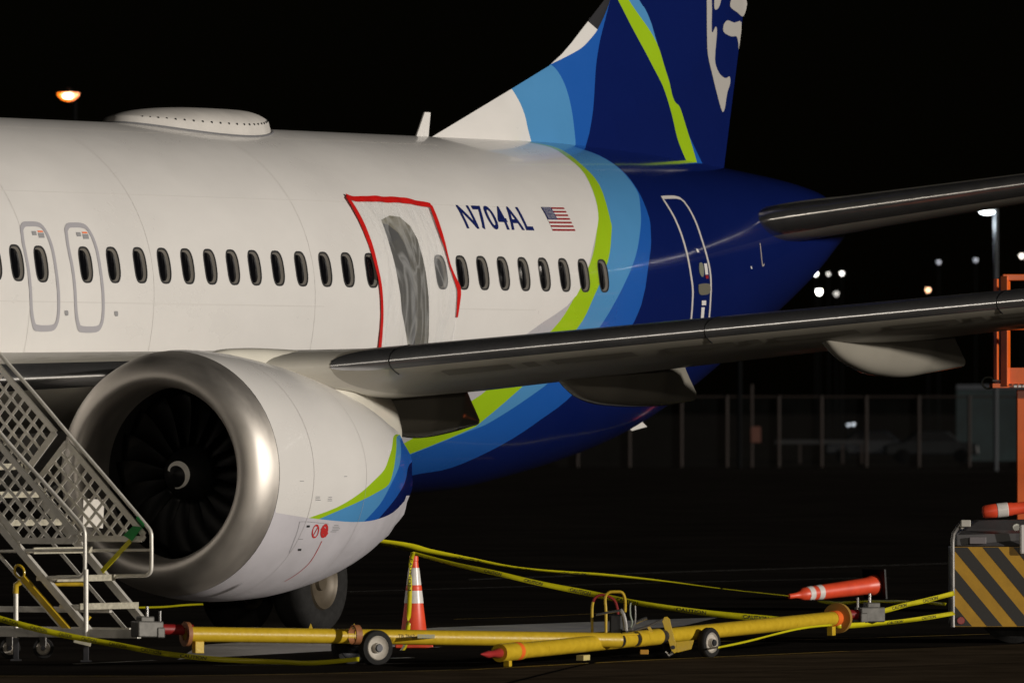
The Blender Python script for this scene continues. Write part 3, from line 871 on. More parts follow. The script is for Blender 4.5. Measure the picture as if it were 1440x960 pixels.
for i in range(NS+1):
    t = i/NS; a = 2.75-t*4.5; h = .022+.075*t**.8; w = .010+.015*math.sin(PI*min(1, t*1.1))
    for d in (-w, w):
        hh = max(.006, h+d*.85); r = spf(hh)
        sw.v.append(Vector((sp0+hh-.006, EY-(r+.004)*math.cos(a), EZ+(r+.004)*math.sin(a))))
for i in range(NS): sw.f.append((2*i, 2*i+1, 2*i+3, 2*i+2)); sw.m.append(0)
sw.build('spinner_swirl', mat('swirl white', (.75, .73, .68), .5), eng, True)
MB().lathe([(2.9, .62), (3.6, .60), (4.3, .50), (4.75, .42), (4.7, .36), (3.5, .3)], (EX, EY, EZ), (1, 0, 0), 40).build('core_nozzle', STEEL, eng, True)
MB().lathe([(3.85, .70), (3.3, .76), (2.5, .82), (2.5, .5)], (EX, EY, EZ), (1, 0, 0), 48).build('fan_duct', BLACK, eng, True)
# access-panel print on the nacelle
def edecal(name, polys, m, off=.003, cell=.1):
    return drape(name, S_eng, 1 if normal_of(S_eng, 1, 0, 1).y < 0 else -1, polys, off, m, eng, cell)
def ering(cx, cy, rx, ry, w, n=20):
    L = epts([(cx+rx*math.cos(2*PI*i/n)-.16*ry*math.sin(2*PI*i/n), cy+ry*math.sin(2*PI*i/n)) for i in range(n)], 0)
    return strip2d(L, w, True)
edecal('warning_symbol', ering(443.5, 746.5, 4.2, 8.6, .018)+strip2d(epts([(440.8, 752), (446.5, 741)], 0), .016)+ering(456, 746, 4, 8.0, .030)+strip2d(epts([(452.5, 741), (459.5, 752)], 0), .05)+strip2d(epts([(452.5, 750), (460, 742)], 0), .045), NOTIRED)
edecal('panel_line', strip2d(epts([(421.5, 733), (417, 750), (406.5, 777)], 4), .006)+strip2d(epts([(421.5, 733), (433, 733), (462, 736)], 3), .005), INKG)
edecal('red_line', strip2d(epts([(452.6, 760), (444, 777), (434, 792), (418, 806), (400, 817)], 4), .012), NOTIRED)
edecal('latch', [epts([(a-2.2, b-1.5), (a+2.2, b-1.5), (a+1.8, b+1.5), (a-2.4, b+1.5)], 0) for a, b in ((433.5, 739.5), (421.5, 772.3))], INK)
edecal('small_print', [epts([(a, b), (a+w, b), (a+w-.5, b+1), (a-.5, b+1)], 0) for a, b, w in ((470, 737.5, 6), (468, 739.8, 9), (468, 742, 10), (467, 744.2, 9), (465, 746.4, 8), (444, 697.5, 6), (444, 699.8, 6), (444, 702.2, 7), (462, 698, 5), (461, 700.5, 6), (461, 703, 6), (420, 757, 6), (422, 675.6, 5), (484, 669, 4))], INKG)
for u_ in (.95, 2.15): edecal('panel_line', strip2d([(u_, -1.25*PI/2+.06*i) for i in range(62)], .005), mat('nacelle panel line', (.48, .46, .45), .5))

# pylon: side profile on its port face, rounded in plan
pt = [(315, 497), (345, 490), (380, 489), (425, 492), (465, 503), (510, 522), (556, 552), (574, 575), (579, 592)]
pb = [(315, 520), (420, 560), (500, 600), (540, 620), (566, 624), (578, 619)]
T = [aty(u, v, -5.03) for u, v in pt]; Bp = [aty(u, v, -5.03) for u, v in pb]
tf = table([(p.x, p.z) for p in sorted(T, key=lambda p: p.x)]); bf = table([(p.x, p.z) for p in sorted(Bp, key=lambda p: p.x)])
m = MB(); xs0, xs1 = T[0].x-.1, aty(581, 618, -5.03).x; NX, NA = 34, 14
for i in range(NX+1):
    t = i/NX; x = xs0+(xs1-xs0)*t; zt, zb = tf(x), bf(x)
    w = (.22+.46*(lambda q: q*q*(3-2*q))(min(1, max(0, (t-.22)/.32))))*min(1, (.06+t*3.0)**.6)*min(1, .10+1.5*(1-t)**.9)
    for j in range(NA+1):
        a = -PI/2+PI*j/NA; sy = math.sin(a); cz = max(0, math.cos(a))**.5
        m.v.append(Vector((x, EY+w*math.copysign(abs(sy)**.6, sy), zb+(zt-zb)*cz)))
k = NA+1
for i in range(NX):
    for j in range(NA): m.f.append((i*k+j, i*k+j+1, (i+1)*k+j+1, (i+1)*k+j)); m.m.append(0)
m.f.append(tuple(range(NX*k, NX*k+k))); m.m.append(0); m.f.append(tuple(range(k))[::-1]); m.m.append(0)
PYL = mat('pylon paint', (.70, .67, .58), .35, coat=.2, noise=.05)
m.build('pylon', PYL, plane, True, fix=True)

# main landing gear, port leg
gx = -.47
for y in (-3.29, -2.43):
    prof = [(-.15, .30), (-.19, .34), (-.205, .42), (-.19, .50), (-.14, .548), (-.06, .565), (.06, .565), (.14, .548), (.19, .50), (.205, .42), (.19, .34), (.15, .30)]
    w = MB().lathe(prof, (gx, y, .56), (0, 1, 0), 48, closed=False).build('landing_wheel', RUBBER, plane, True, fix=True)
    MB().lathe([(-.15, .305), (-.185, .29), (-.165, .26), (-.13, .22), (-.12, .10), (-.16, .09), (-.16, 0)], (gx, y, .56), (0, 1, 0), 40).build('rim', RIMTAN, w, True)
    MB().lathe([(.15, .305), (.10, .2), (.10, 0)], (gx, y, .56), (0, -1, 0), 24).build('brake', DARKMET, w, True)
b = MB().tube([(gx, -2.86, .56), (gx-.05, -2.86, 1.4), (gx-.1, -2.95, 2.6)], [.085, .085, .12], 14)
b.tube([(gx, -3.2, .56), (gx, -2.5, .56)], .06, 12); b.tube([(gx-.1, -2.86, 1.1), (gx-.6, -2.4, 2.4)], .05, 8)
b.build('gear_leg', mat('gear leg grey', (.4, .4, .4), .4, .2), plane, True)
# tail skid fitting below the rear fuselage
p = aty(895, 594, -.25)
b = MB().prism([aty(880, 597, -.32), aty(887, 588, -.32), aty(897, 583, -.32), aty(902, 591, -.32), aty(911, 600, -.32), aty(889, 606, -.32)], (0, .3, 0))
b.build('tail_skid', mat('skid white', (.62, .60, .57), .5), plane, False, .01)
b = MB().prism([aty(955, 506, -1.5), aty(977, 500, -1.5), aty(974, 511, -1.5), aty(958, 512, -1.5)], (0, .25, 0))
b.build('drain_mast', DM, plane, False, .01)

# ------------------------------------------------------------------ plastic sheet taped over the opening
def sheet_material():
    m = bpy.data.materials.new('clear plastic'); m.use_nodes = True; nt = m.node_tree; N = nt.nodes; L = nt.links
    b = N['Principled BSDF']; b.inputs['Base Color'].default_value = (.84, .85, .86, 1); b.inputs['Roughness'].default_value = .16
    tc = N.new('ShaderNodeTexCoord'); mp = N.new('ShaderNodeMapping'); mp.inputs['Scale'].default_value = (1.5, 1.5, .5); mp.inputs['Rotation'].default_value = (0, .45, 0)
    t = N.new('ShaderNodeTexNoise'); t.inputs['Scale'].default_value = 2.0; t.inputs['Detail'].default_value = 4; t.inputs['Roughness'].default_value = .4; t.inputs['Distortion'].default_value = 1.2
    L.new(tc.outputs['Object'], mp.inputs[0]); L.new(mp.outputs[0], t.inputs['Vector'])
    s1 = N.new('ShaderNodeMath'); s1.operation = 'SUBTRACT'; s1.inputs[1].default_value = .5; L.new(t.outputs[0], s1.inputs[0])
    s2 = N.new('ShaderNodeMath'); s2.operation = 'ABSOLUTE'; L.new(s1.outputs[0], s2.inputs[0])
    r = N.new('ShaderNodeMapRange'); r.inputs[1].default_value = 0; r.inputs[2].default_value = .075; r.inputs[3].default_value = .30; r.inputs[4].default_value = .12  # opacity ridges paint white glare streaks along the creases
    L.new(s2.outputs[0], r.inputs[0]); L.new(r.outputs[0], b.inputs['Alpha'])
    bp = N.new('ShaderNodeBump'); bp.inputs['Strength'].default_value = .7; bp.inputs['Distance'].default_value = .06
    L.new(t.outputs[0], bp.inputs['Height']); L.new(bp.outputs[0], b.inputs['Normal'])
    return m
sheet_c = fpts([(486.5, 278.5), (604.5, 290.5), (613, 315), (622.5, 342), (632, 375), (644, 408), (641, 440), (637.5, 470), (633, 505), (531, 510), (534.5, 470), (536, 440), (534, 405), (528, 375), (520, 345), (508, 315), (496, 293)])
so_ = sum((S_fus(*p) for p in sheet_c), Vector())/len(sheet_c)
sh = thing('plastic_sheet', (so_.x, so_.y, so_.z), 'clear plastic sheet taped in red over the open doorway in the fuselage side', 'plastic sheet')
def S_sheet(u, v):
    n = normal_of(S_fus, u, v, -1)
    ripple = .005*math.sin(9*u+4*v)+.004*math.sin(17*u-6*v+1)+.010*math.sin(5*v-11*u)*max(0, v-2.4)
    return S_fus(u, v)+n*(.015+ripple)
bm_sheet = drape('sheet', S_sheet, -1, [sheet_c], 0, sheet_material(), sh, .05)
def tape(px, w, nm='tape_strip'):
    L = fpts(smooth_line(px, 5))
    return drape(nm, S_sheet, -1, strip2d(L, w), .003, REDTAPE, sh, .05)
tape([(485, 277), (500, 280.5), (530, 281), (560, 282.5), (585, 286), (604.5, 290.5)], lambda t: .062+.02*math.sin(3*t))
tape([(486, 278), (496, 293), (508, 315), (520, 345), (528, 375), (534, 405), (536.5, 440), (535, 470), (531.5, 500)], lambda t: .078+.02*math.sin(8*t))
tape([(603.5, 289.5), (613, 315), (622.5, 342), (627, 357), (632, 375), (641, 398), (644, 410), (642.5, 432), (641, 446)], lambda t: .062+.022*math.sin(11*t))

# ------------------------------------------------------------------ tow bars
def spool(pts, r, m, name, parent, n=20): return MB().tube(pts, r, n).build(name, m, parent, True)
def wheel(parent, c, axis, R, w, name='wheel', hub=ALU):
    ax = Vector(axis).normalized()
    t = MB().lathe([(-w/2, R*.68), (-w/2, R*.93), (-w*.3, R), (w*.3, R), (w/2, R*.93), (w/2, R*.68)], c, ax, 36).build(name, RUBBER, parent, True, fix=True)
    MB().lathe([(-w/2+.006, R*.69), (-w/2-.004, R*.64), (-w/2+.012, R*.55), (-w/2+.02, R*.30), (-w/2-.02, R*.26), (-w/2-.02, 0)], c, ax, 28).build('hub', hub, t, True)
    MB().lathe([(-w/2-.021, R*.24), (-w/2-.035, R*.20), (-w/2-.035, 0)], c, ax, 14).build('axle_cap', DARKMET, t, True)
    return t
HUBW = mat('pale wheel hub', (.50, .46, .40), .5, noise=.25, nscale=9)
FLANGE = mat('rusty flange', (.33, .13, .05), .6, noise=.4, nscale=10)

def head(parent, p, d, m, rod):
    """grey coupling head at p, bar runs along d towards it"""
    up = Vector((0, 0, 1)); side = d.cross(up).normalized()
    b = MB().box(p, d*.13, side*.09, up*.075); b.box(p+d*.02+up*.09, d*.07, side*.06, up*.03); b.box(p-d*.10-up*.03, d*.04, side*.10, up*.05)
    h = b.build('coupling_head', m, parent, False, .012)
    MB().tube([p+up*.05, p+up*.21], .016, 10).tube([p-d*.13+up*.05, p-d*.13+up*.17], .012, 8).build('locking_pin', CHROME, h, True)
    MB().tube([p-d*.11, p-d*.46], .05, 12).build('shear_rod', rod, parent, True)

# bar A: the long one lying behind, TB 7662
dA0, dA1 = 105.6, 107.6
a0 = atd(262, 891, dA0); a1 = atd(872, 899.5, dA1)
dir_a = (a1-a0).normalized()
wa = gl(528, 106.4); wa.z = .16
ta = thing('tow_bar', (wa.x, wa.y, 0), 'long yellow tow bar lying behind, reaching left to the stair foot', 'tow bar')
spool([a0, a1], .070, YELLOW, 'bar', ta)
MB().lathe([(-.02, .06), (-.02, .115), (.02, .115), (.02, .06)], a0, dir_a, 24).build('flange', FLANGE, ta, True)
MB().box(a0+dir_a*.12+Vector((0, 0, -.12)), dir_a*.045, dir_a.cross(Vector((0, 0, 1)))*.04, (0, 0, .055)).build('foot', YELLOW, ta, False, .005)
MGREY = mat('grey cast head', (.12, .115, .105), .5, .5, noise=.3, nscale=12)
head(ta, atd(207, 884, dA0-.1), -dir_a, MGREY, REDP)
axl = (Vector((RIGHT.x, RIGHT.y, 0))*.50-AWAY*.86).normalized()
wheel(ta, wa, axl*-1 if axl.dot(AWAY) < 0 else axl, .168, .10, hub=HUBW)
wb = wa-axl*.52; wb.z = .16
wheel(ta, wb, axl*-1, .168, .10, hub=DARKMET)
MB().tube([wa, wb], .03, 10).build('axle', DARKMET, ta, True)
for u, v in ((437, 884), (498, 884)):
    q = atd(u, v, dA0+.6)
    MB().prism([q+RIGHT*-.022, q+RIGHT*.022, q+Vector((0, 0, .055))], AWAY*.03).build('lug', YELLOW, ta)
q = atd(500, 892, dA0+.6); MB().lathe([(-.035, .086), (-.03, .094), (.03, .094), (.035, .086)], q, dir_a, 20).build('clamp_ring', FLANGE, ta, True)
upv = Vector((0, 0, 1))
def bar_text(parent, txt, u0, v0, u1, v1, h, dep, m):
    p = atd(u0, v0, dep-.12); q = atd(u1, v1, dep-.12)
    flat_text('lettering', txt, p, q-p, upv*h, m, parent)
bar_text(ta, 'TB 7662', 560, 896, 583, 896.3, .033, 106.5, INK)
STK = mat('faded sticker', (.20, .26, .30), .5, noise=.5, nscale=60, dirt=(.42, .34, .10))
p, q = atd(587, 896.6, 106.38), atd(632, 897.2, 106.9)
obj('sticker', [p, q, q+upv*.036, p+upv*.036], [(0, 1, 2, 3)], STK, ta)

# bar B: nearer, with the hydraulic hand pump, TB 4058
b0 = atd(702, 917.5, 105.6); b1 = atd(1178, 868.5, 112.6)
dir_b = (b1-b0).normalized(); sb = dir_b.cross(upv).normalized()
LB = (b1-b0).length
def onb(u): 
    """point of the bar's axis below photo column u"""
    lo, hi = 0.0, 1.0
    for _ in range(40):
        mm = (lo+hi)/2; p = b0.lerp(b1, mm)-CO
        if p.dot(RIGHT)/p.dot(AWAY)*F+720 < u: lo = mm
        else: hi = mm
    return b0.lerp(b1, lo)
c_ = gl(995, 110.0)
tb = thing('tow_bar', (c_.x, c_.y, 0), 'yellow tow bar in front with a hand pump and one visible white wheel', 'tow bar')
for (u0, u1, r) in ((702, 732, .084), (733, 866, .075), (871, 888, .073), (893, 925, .078), (938, 1178, .072)):
    spool([onb(u0), onb(u1)], r, YELLOW, 'bar', tb)
for u in (868.5, 890.5, 931):
    q = onb(u); MB().tube([q-dir_b*.12, q+dir_b*.12], .068, 16).build('joint', DARKMET, tb, True)
q = onb(1183); MB().lathe([(-.03, .07), (-.03, .150), (.02, .150), (.035, .135), (.035, .05)], q, dir_b, 28).build('flange', mat('brown flange', (.42, .24, .05), .5, noise=.3), tb, True)
MB().tube([onb(1170), onb(1181)],   .078, 20).build('orange_collar', ORMARK, tb, True)
MB().tube([onb(723), onb(728)], .0855, 20).build('orange_collar', ORMARK, tb, True)
head(tb, atd(1223, 863.5, 113.0), (RIGHT*.93+AWAY*.37).normalized(), MGREY, REDP)
MB().tube([onb(700), atd(693, 918.6, 105.4), atd(686, 919.5, 105.3), atd(676, 919, 105.2)], [.048, .030, .034, .004], 12).build('plastic_wrap', mat('red wrap', (.38, .03, .03), .3, bump=.6, bscale=20), tb, True)
q = onb(714); MB().box(Vector((q.x, q.y, (q.z-.08)/2+.0)), dir_b*.03, sb*.03, upv*((q.z-.08)/2)).build('foot', YELLOW, tb, False, .004)
q = onb(1169); MB().box(q-upv*.12, dir_b*.04, sb*.03, upv*.045).build('foot', YELLOW, tb, False, .004)
q = onb(820); MB().box(q-upv*.125, dir_b*.07, sb*.04, upv*.025).build('foot', mat('pale yellow foot', (.6, .5, .2), .5), tb, False, .004)
# wheels and their swing arm
wc = gl(997, 109.4); wc.z = .147
axb = (RIGHT*.80-AWAY*.60).normalized()
wheel(tb, wc, -axb, .147, .075, hub=HUBW)
wf = wc-axb*.42; wf.z = .147
wheel(tb, wf, axb, .147, .075, hub=HUBW)
MB().tube([wc, wf], .025, 10).build('axle', DARKMET, tb, True)
D_ = 108.85
arm = [(931, 873), (934, 867), (938, 866.5), (942, 870), (946, 888), (950, 902), (966, 900), (972, 912), (948, 919.5), (944, 914), (938, 895)]
MB().prism([atd(u, v, D_) for u, v in arm[:6]]+[atd(952, 916, D_), atd(948, 918, D_), atd(944, 914, D_), atd(938, 895, D_)], AWAY*.02).build('swing_arm', YELLOW, tb, False, .003)
MB().prism([atd(950, 902, D_), atd(976, 899, D_), atd(972, 912, D_), atd(952, 917, D_)], AWAY*.05).build('wheel_bracket', YELLOW, tb, False, .004)
MB().lathe([(0, .02), (-.012, .02), (-.012, 0)], atd(946.5, 909.5, D_-.01), AWAY, 14).build('pivot_bolt', DARKMET, tb, True)
MB().tube([atd(842, 894, 107.7), atd(888, 893, 108.3)], .012, 8).build('pump_plate_edge', YELLOW, tb, True)
MB().prism([atd(854, 892, 107.6), atd(898, 890, 108.2), atd(898, 892, 108.2), atd(854, 894, 107.6)], AWAY*.16).build('pump_plate', YELLOW, tb, False, .003)
MB().box(atd(866, 878, 107.8), RIGHT*.06, AWAY*.05, upv*.10).build('pump_body', BLACK, tb, False, .015)
for nm, pth, r, mt, dep in (
 ('red_loop', [(833, 897), (832.5, 870), (833, 850), (837, 840), (845, 836), (855, 838), (864, 844), (868, 855), (869, 866)], .014, None, 107.9),
 ('loop_handle', [(852, 893), (852, 860), (851, 842), (855, 833), (866, 831.5), (875, 833), (879, 843), (879, 860)], .014, YELLOW, 107.6),
 ('pump_lever', [(838, 864), (855, 860.5), (868, 858.5), (873, 857)], .012, CHROME, 107.5),
 ('pump_spout', [(872, 857), (876, 863), (879, 875), (880, 886)], .022, STEEL, 107.6),
 ('hose', [(887, 847), (886, 852), (886.5, 865), (889, 875), (885, 886)], .008, mat('green hose', (.30, .34, .27), .5), 107.9),
 ('hose', [(893, 851), (893.5, 866), (892, 878), (886, 884)], .007, STEEL, 107.9),
 ('gas_strut', [(889, 887), (910, 880), (932, 870)], .010, STEEL, 108.4),
 ('pump_grip', [(894, 875), (904, 870), (910, 868.5)], .016, CHROME, 108.3),
 ('pump_rod', [(880, 887), (886, 884), (890, 886)], .02, STEEL, 107.7)):
    L = [atd(u, v, dep) for u, v in smooth_line(pth, 3)]
    if nm == 'red_loop':
        k = 12
        MB().tube(L[:k//2+2], r, 8).build('loop_post', YELLOW, tb, True)
        MB().tube(L[k//2+1:], r, 8).build('red_loop', REDP, tb, True)
    else: MB().tube(L, r, 8).build(nm, mt, tb, True)
MB().prism([atd(914, 889, 108.5), atd(910, 881, 108.5), atd(914, 880, 108.5), atd(919, 888, 108.5)], AWAY*.05).build('lug', YELLOW, tb)
MB().box(atd(906, 916, 108.7), RIGHT*.04, AWAY*.04, upv*.022).build('foot', mat('orange foot', (.62, .30, .03), .5), tb, False, .004)
MB().tube([atd(936, 915, 108.9), atd(941, 921, 108.9), atd(946, 917, 108.9)], .016, 8).build('chain_hook', CHROME, tb, True)
def on_pipe(u, v, r):
    p = onb(u); return atd(u, v, (p-CO).dot(AWAY)-r-.004)
p, q = on_pipe(1110, 875, .072), on_pipe(1134, 872.5, .072); flat_text('lettering', 'TB 4058', p, q-p, upv*.036, INK, tb)
p, q = on_pipe(1053, 882, .072), on_pipe(1081, 879, .072); obj('sticker', [p, q, q+upv*.034, p+upv*.034], [(0, 1, 2, 3)], STK, tb)
p, q = on_pipe(954.5, 895, .072), on_pipe(963, 894, .072); obj('red_mark', [p, q, q+upv*.052, p+upv*.052], [(0, 1, 2, 3)], REDP, tb)

# ------------------------------------------------------------------ traffic cones
def cone_parts(root, M, h=.93):
    """upright cone at the origin of M"""
    X = lambda prof, nm, mt, n=28: obj(nm, *(lambda mb: ([M @ v for v in mb.v], mb.f))(MB().lathe(prof, (0, 0, 0), (0, 0, 1), n)), mt, root, None, True, fix=False)
    r = lambda z: .150-(.150-.034)*z/h
    X([(.03, r(.03)+.012), (.05, r(.05)), (h*.48, r(h*.48)), (h*.58, r(h*.58)), (h*.66, r(h*.66)), (h*.93, r(h*.93)), (h*.935, r(h)+.012), (h*.985, r(h)+.010), (h, .022)], 'cone_body', ORANGE)
    for a, b in ((h*.48, h*.615), (h*.675, h*.86)):
        X([(a, r(a)+.002), (a, r(a)+.004), (b, r(b)+.004), (b, r(b)+.002)], 'reflective_band', REFLECT)
    X([(h*.62, r(h*.62)+.003), (h*.63, r(h*.63)+.005), (h*.66, r(h*.66)+.005), (h*.67, r(h*.67)+.003)], 'ridge', ORANGE)
    mb = MB().box((0, 0, .018), (.19, 0, 0), (0, .19, 0), (0, 0, .018))
    return obj('base', [M @ v for v in mb.v], mb.f, ORANGE if True else RUBBER, root, None, False, .012)
c0 = atz(582, 910)
cn = thing('traffic_cone', c0, 'orange traffic cone standing upright with caution tape wrapped down its front', 'traffic cone', 'traffic cones on the apron')
cone_parts(cn, Matrix.Translation(c0) @ Matrix.Rotation(.5, 4, 'Z'))
# fallen one, far behind
f0 = atz(1110, 843); 
tip = f0.copy(); tip.z = .045; base = atd(1231, 822, 143.7)
ax = (tip-base).normalized(); zq = ax.to_track_quat('Z', 'Y').to_matrix().to_4x4()
fc = thing('traffic_cone', (base.x, base.y, 0), 'orange traffic cone fallen on its side in the dark beyond the tow bars', 'traffic cone', 'traffic cones on the apron')
M2 = Matrix.Translation(base) @ zq; L2 = (tip-base).length+.02
def fpart(nm, prof, m):
    mb = MB().lathe(prof, (0, 0, 0), (0, 0, 1), 28); return obj(nm, [M2 @ v for v in mb.v], mb.f, m, fc, None, True)
fpart('cone_body', [(.02, .135), (.06, .135), (.13, .112), (.22, .105), (L2*.78, .088), (L2*.84, .082), (L2*.87, .05), (L2*.91, .034), (L2-.01, .030), (L2, .0)], ORANGE)
for q0, q1 in ((.63, .685), (.735, .79)):
    r0 = .109-.024*q0; fpart('reflective_band', [(L2*q0, r0-.004), (L2*q0, r0+.002), (L2*q1, r0-.001), (L2*q1, r0-.006)], REFLECT)
mb = MB().box((0, 0, .01), (.2, 0, 0), (0, .2, 0), (0, 0, .012)); obj('base', [M2 @ v for v in mb.v], mb.f, BLACK, fc)

# ------------------------------------------------------------------ caution tape
def ribbon(name, pts, w, label, tw=0.0, texts=(), flat=False, g0=0.0, wf=None):
    """pts: 3d points; a band of width w hanging edge-up, twisted a little"""
    P = [Vector(p) for p in smooth_line([tuple(p) for p in pts], 8)]
    root = thing(name, (P[0].x, P[0].y, P[0].z), label, 'caution tape')
    V = []; Fq = []; n = len(P)
    for i, p in enumerate(P):
        d = (P[min(i+1, n-1)]-P[max(i-1, 0)]).normalized(); t = i/(n-1)
        side = d.cross(upv).normalized(); up2 = side.cross(d)
        g = g0+tw*math.sin(5*t*PI+1)+(PI/2*.9 if flat else 0)
        e = (up2*math.cos(g)+side*math.sin(g))*w/2*(wf(t) if wf else 1)
        V += [p+e, p-e]
    for i in range(n-1): Fq.append((2*i, 2*i+1, 2*i+3, 2*i+2))
    band = obj('band', V, Fq, YTAPE, root, None, True)
    so = band.modifiers.new('thick', 'SOLIDIFY'); so.thickness = .002
    for (t0, t1, txt) in texts:
        vv = []; ff = []
        def at(t):
            k = min(n-2, int(t*(n-1))); s = t*(n-1)-k
            return V[2*k].lerp(V[2*k+2], s), V[2*k+1].lerp(V[2*k+3], s)
        for Pn in lettering(txt, .02):
            o = len(vv)
            for a, b in Pn:
                top, bot = at(t0+(t1-t0)*a); q = bot.lerp(top, .18+.64*b); vv.append(q-AWAY*.006)
            ff.append(tuple(range(o, o+len(Pn))))
        obj('lettering', vv, ff, INK, root)
    return root
ribbon('caution_tape', [atd(-12, 866, 107.0), atd(30, 878, 106.9), atd(80, 890, 106.8), atd(120, 898, 106.7), atd(170, 907, 106.6), atd(230, 918, 106.4), atd(310, 926.5, 106.0), atd(390, 930, 105.5), atd(440, 931.5, 105.2), atd(505, 926, 104.9)], .062,
       'yellow caution tape sagging from the stairs to the tow bar wheels at left', .25, [(a, a+.05, 'CAUTION') for a in (.05, .14, .23, .32, .41, .50, .59)], wf=lambda t: 1-.35*t)
ct = atd(580, 777, 113.6)
ribbon('caution_tape', [ct+AWAY*-.05, atd(640, 793, 113.4), atd(700, 806, 113.2), atd(760, 820, 113.1), atd(830, 834, 113), atd(900, 848, 112.8), atd(1000, 862, 112.7), atd(1090, 870, 112.6), atd(1160, 876, 112.6), atd(1190, 879, 112.6), atd(1250, 875, 113.4), atd(1300, 868.5, 114.6), atd(1342, 861.5, 115.8)], .058,
       'yellow caution tape from the upright cone past the front tow bar to the tractor', .55, [(a, a+.034, 'CAUTION') for a in (.14, .22, .30, .38, .46, .54, .83, .91)], wf=lambda t: .7+.35*math.sin(PI*t))
ribbon('caution_tape', [(gx+.05, -2.2, 1.15), (gx+1.6, -2.0, 1.08), atd(548, 764, 126), atd(600, 776, 127), atd(660, 787, 128), atd(720, 798, 129), atd(790, 805, 130), atd(850, 809, 131.5), atd(930, 817, 133.5), atd(1010, 827, 136), atd(1075, 834, 140), atd(1112, 838, 143)], .21,
       'wide yellow caution tape from under the engine to the fallen cone', .12, [(.33, .39, 'CAUTION'), (.43, .49, 'CAUTION'), (.54, .60, 'CAUTION')], wf=lambda t: .8 if t < .45 else max(.10, .8*(1-(t-.45)/.5)), g0=1.32)
ribbon('caution_tape', [atd(1236, 860.5, 113), atd(1270, 851, 114), atd(1305, 843, 115), atd(1342, 833.5, 115.8)], .05,
       'short yellow caution tape from the grey tow bar head up to the tractor', .2, [(.2, .38, 'CAUTION'), (.6, .78, 'CAUTION')])
ribbon('caution_tape', [atd(190, 854, 124), atd(235, 852.5, 124), atd(262, 850, 124), atd(300, 849, 124)], .022, 'thin yellow tape far behind the stairs under the engine', .3)
ribbon('caution_tape', [atd(1150, 846, 128), atd(1190, 847, 127), atd(1250, 845, 126), atd(1330, 849, 125)], .035, 'dim slack yellow tape near the ground behind the front tow bar head', .6)
ribbon('caution_tape', [atd(1010, 910, 109), atd(1060, 899, 110), atd(1120, 884, 111), atd(1170, 878, 111.8)], .02, 'narrow yellow tape strand slanting up under the front tow bar', .3)
ribbon('caution_tape', [atd(581, 776, 113.4), atd(578, 790, 113.5), atd(576.5, 815, 113.52), atd(576, 845, 113.55), atd(574, 880, 113.6), atd(570, 906, 113.3), atd(562, 918, 112.6)], .045, 'yellow caution tape hanging down the front of the upright cone', 0.2, [(.12, .42, 'CAUTION')], flat=True)

# ------------------------------------------------------------------ stairs on wheels
n0 = gl(127, 108.0)                      # foot of the near side
WV = RIGHT*.54+AWAY*.77                  # across the treads
CL = (-RIGHT*.82+AWAY*.57)               # horizontal climbing direction (left and away)
nP = CL.cross(upv).normalized()          # normal of the two side planes
def onplane(u, v, base):
    d = ray(u, v); t = (base-CO).dot(nP)/d.dot(nP); return CO+d*t
def Pn(u, v): return onplane(u, v, n0)
def Pf(u, v): return onplane(u, v, n0+WV)
wu = WV.normalized()
st = thing('boarding_stairs', n0, 'aluminium wheeled stairs with lattice side panels in front of the engine', 'stairs')
SP = ALU
def slat(P_, a, b, w, h, nm='stringer', mt=SP): return MB().bar(P_(*a), P_(*b), w, h, upv).build(nm, mt, st, False, .004)
slat(Pn, (-33, 700), (131, 894), .05, .075)
slat(Pf, (52, 695), (206, 879), .05, .075)
slat(Pn, (-60, 712), (95, 891), .03, .03, 'lower_rail'); slat(Pf, (20, 700), (180, 888), .03, .03, 'lower_rail')
for k in range(8):
    y = 892-39.2*k; xn = 130-32.6*k; 
    a = Pn(xn, y); b = Pf(206-32.6*k-(10 if k == 0 else 0), y-12 if k == 0 else y)
    b = a+WV*.98
    t = MB().box((a+b)/2, (b-a)/2, CL*.12, upv*.018); tr = t.build('tread', ALU, st, False, .004)
    MB().box((a+b)/2-CL*.125+upv*.004, (b-a)/2, CL*.008, upv*.03).build('nosing', mat('worn tread edge', (.62, .58, .46), .4, .4, noise=.3, nscale=20), tr)
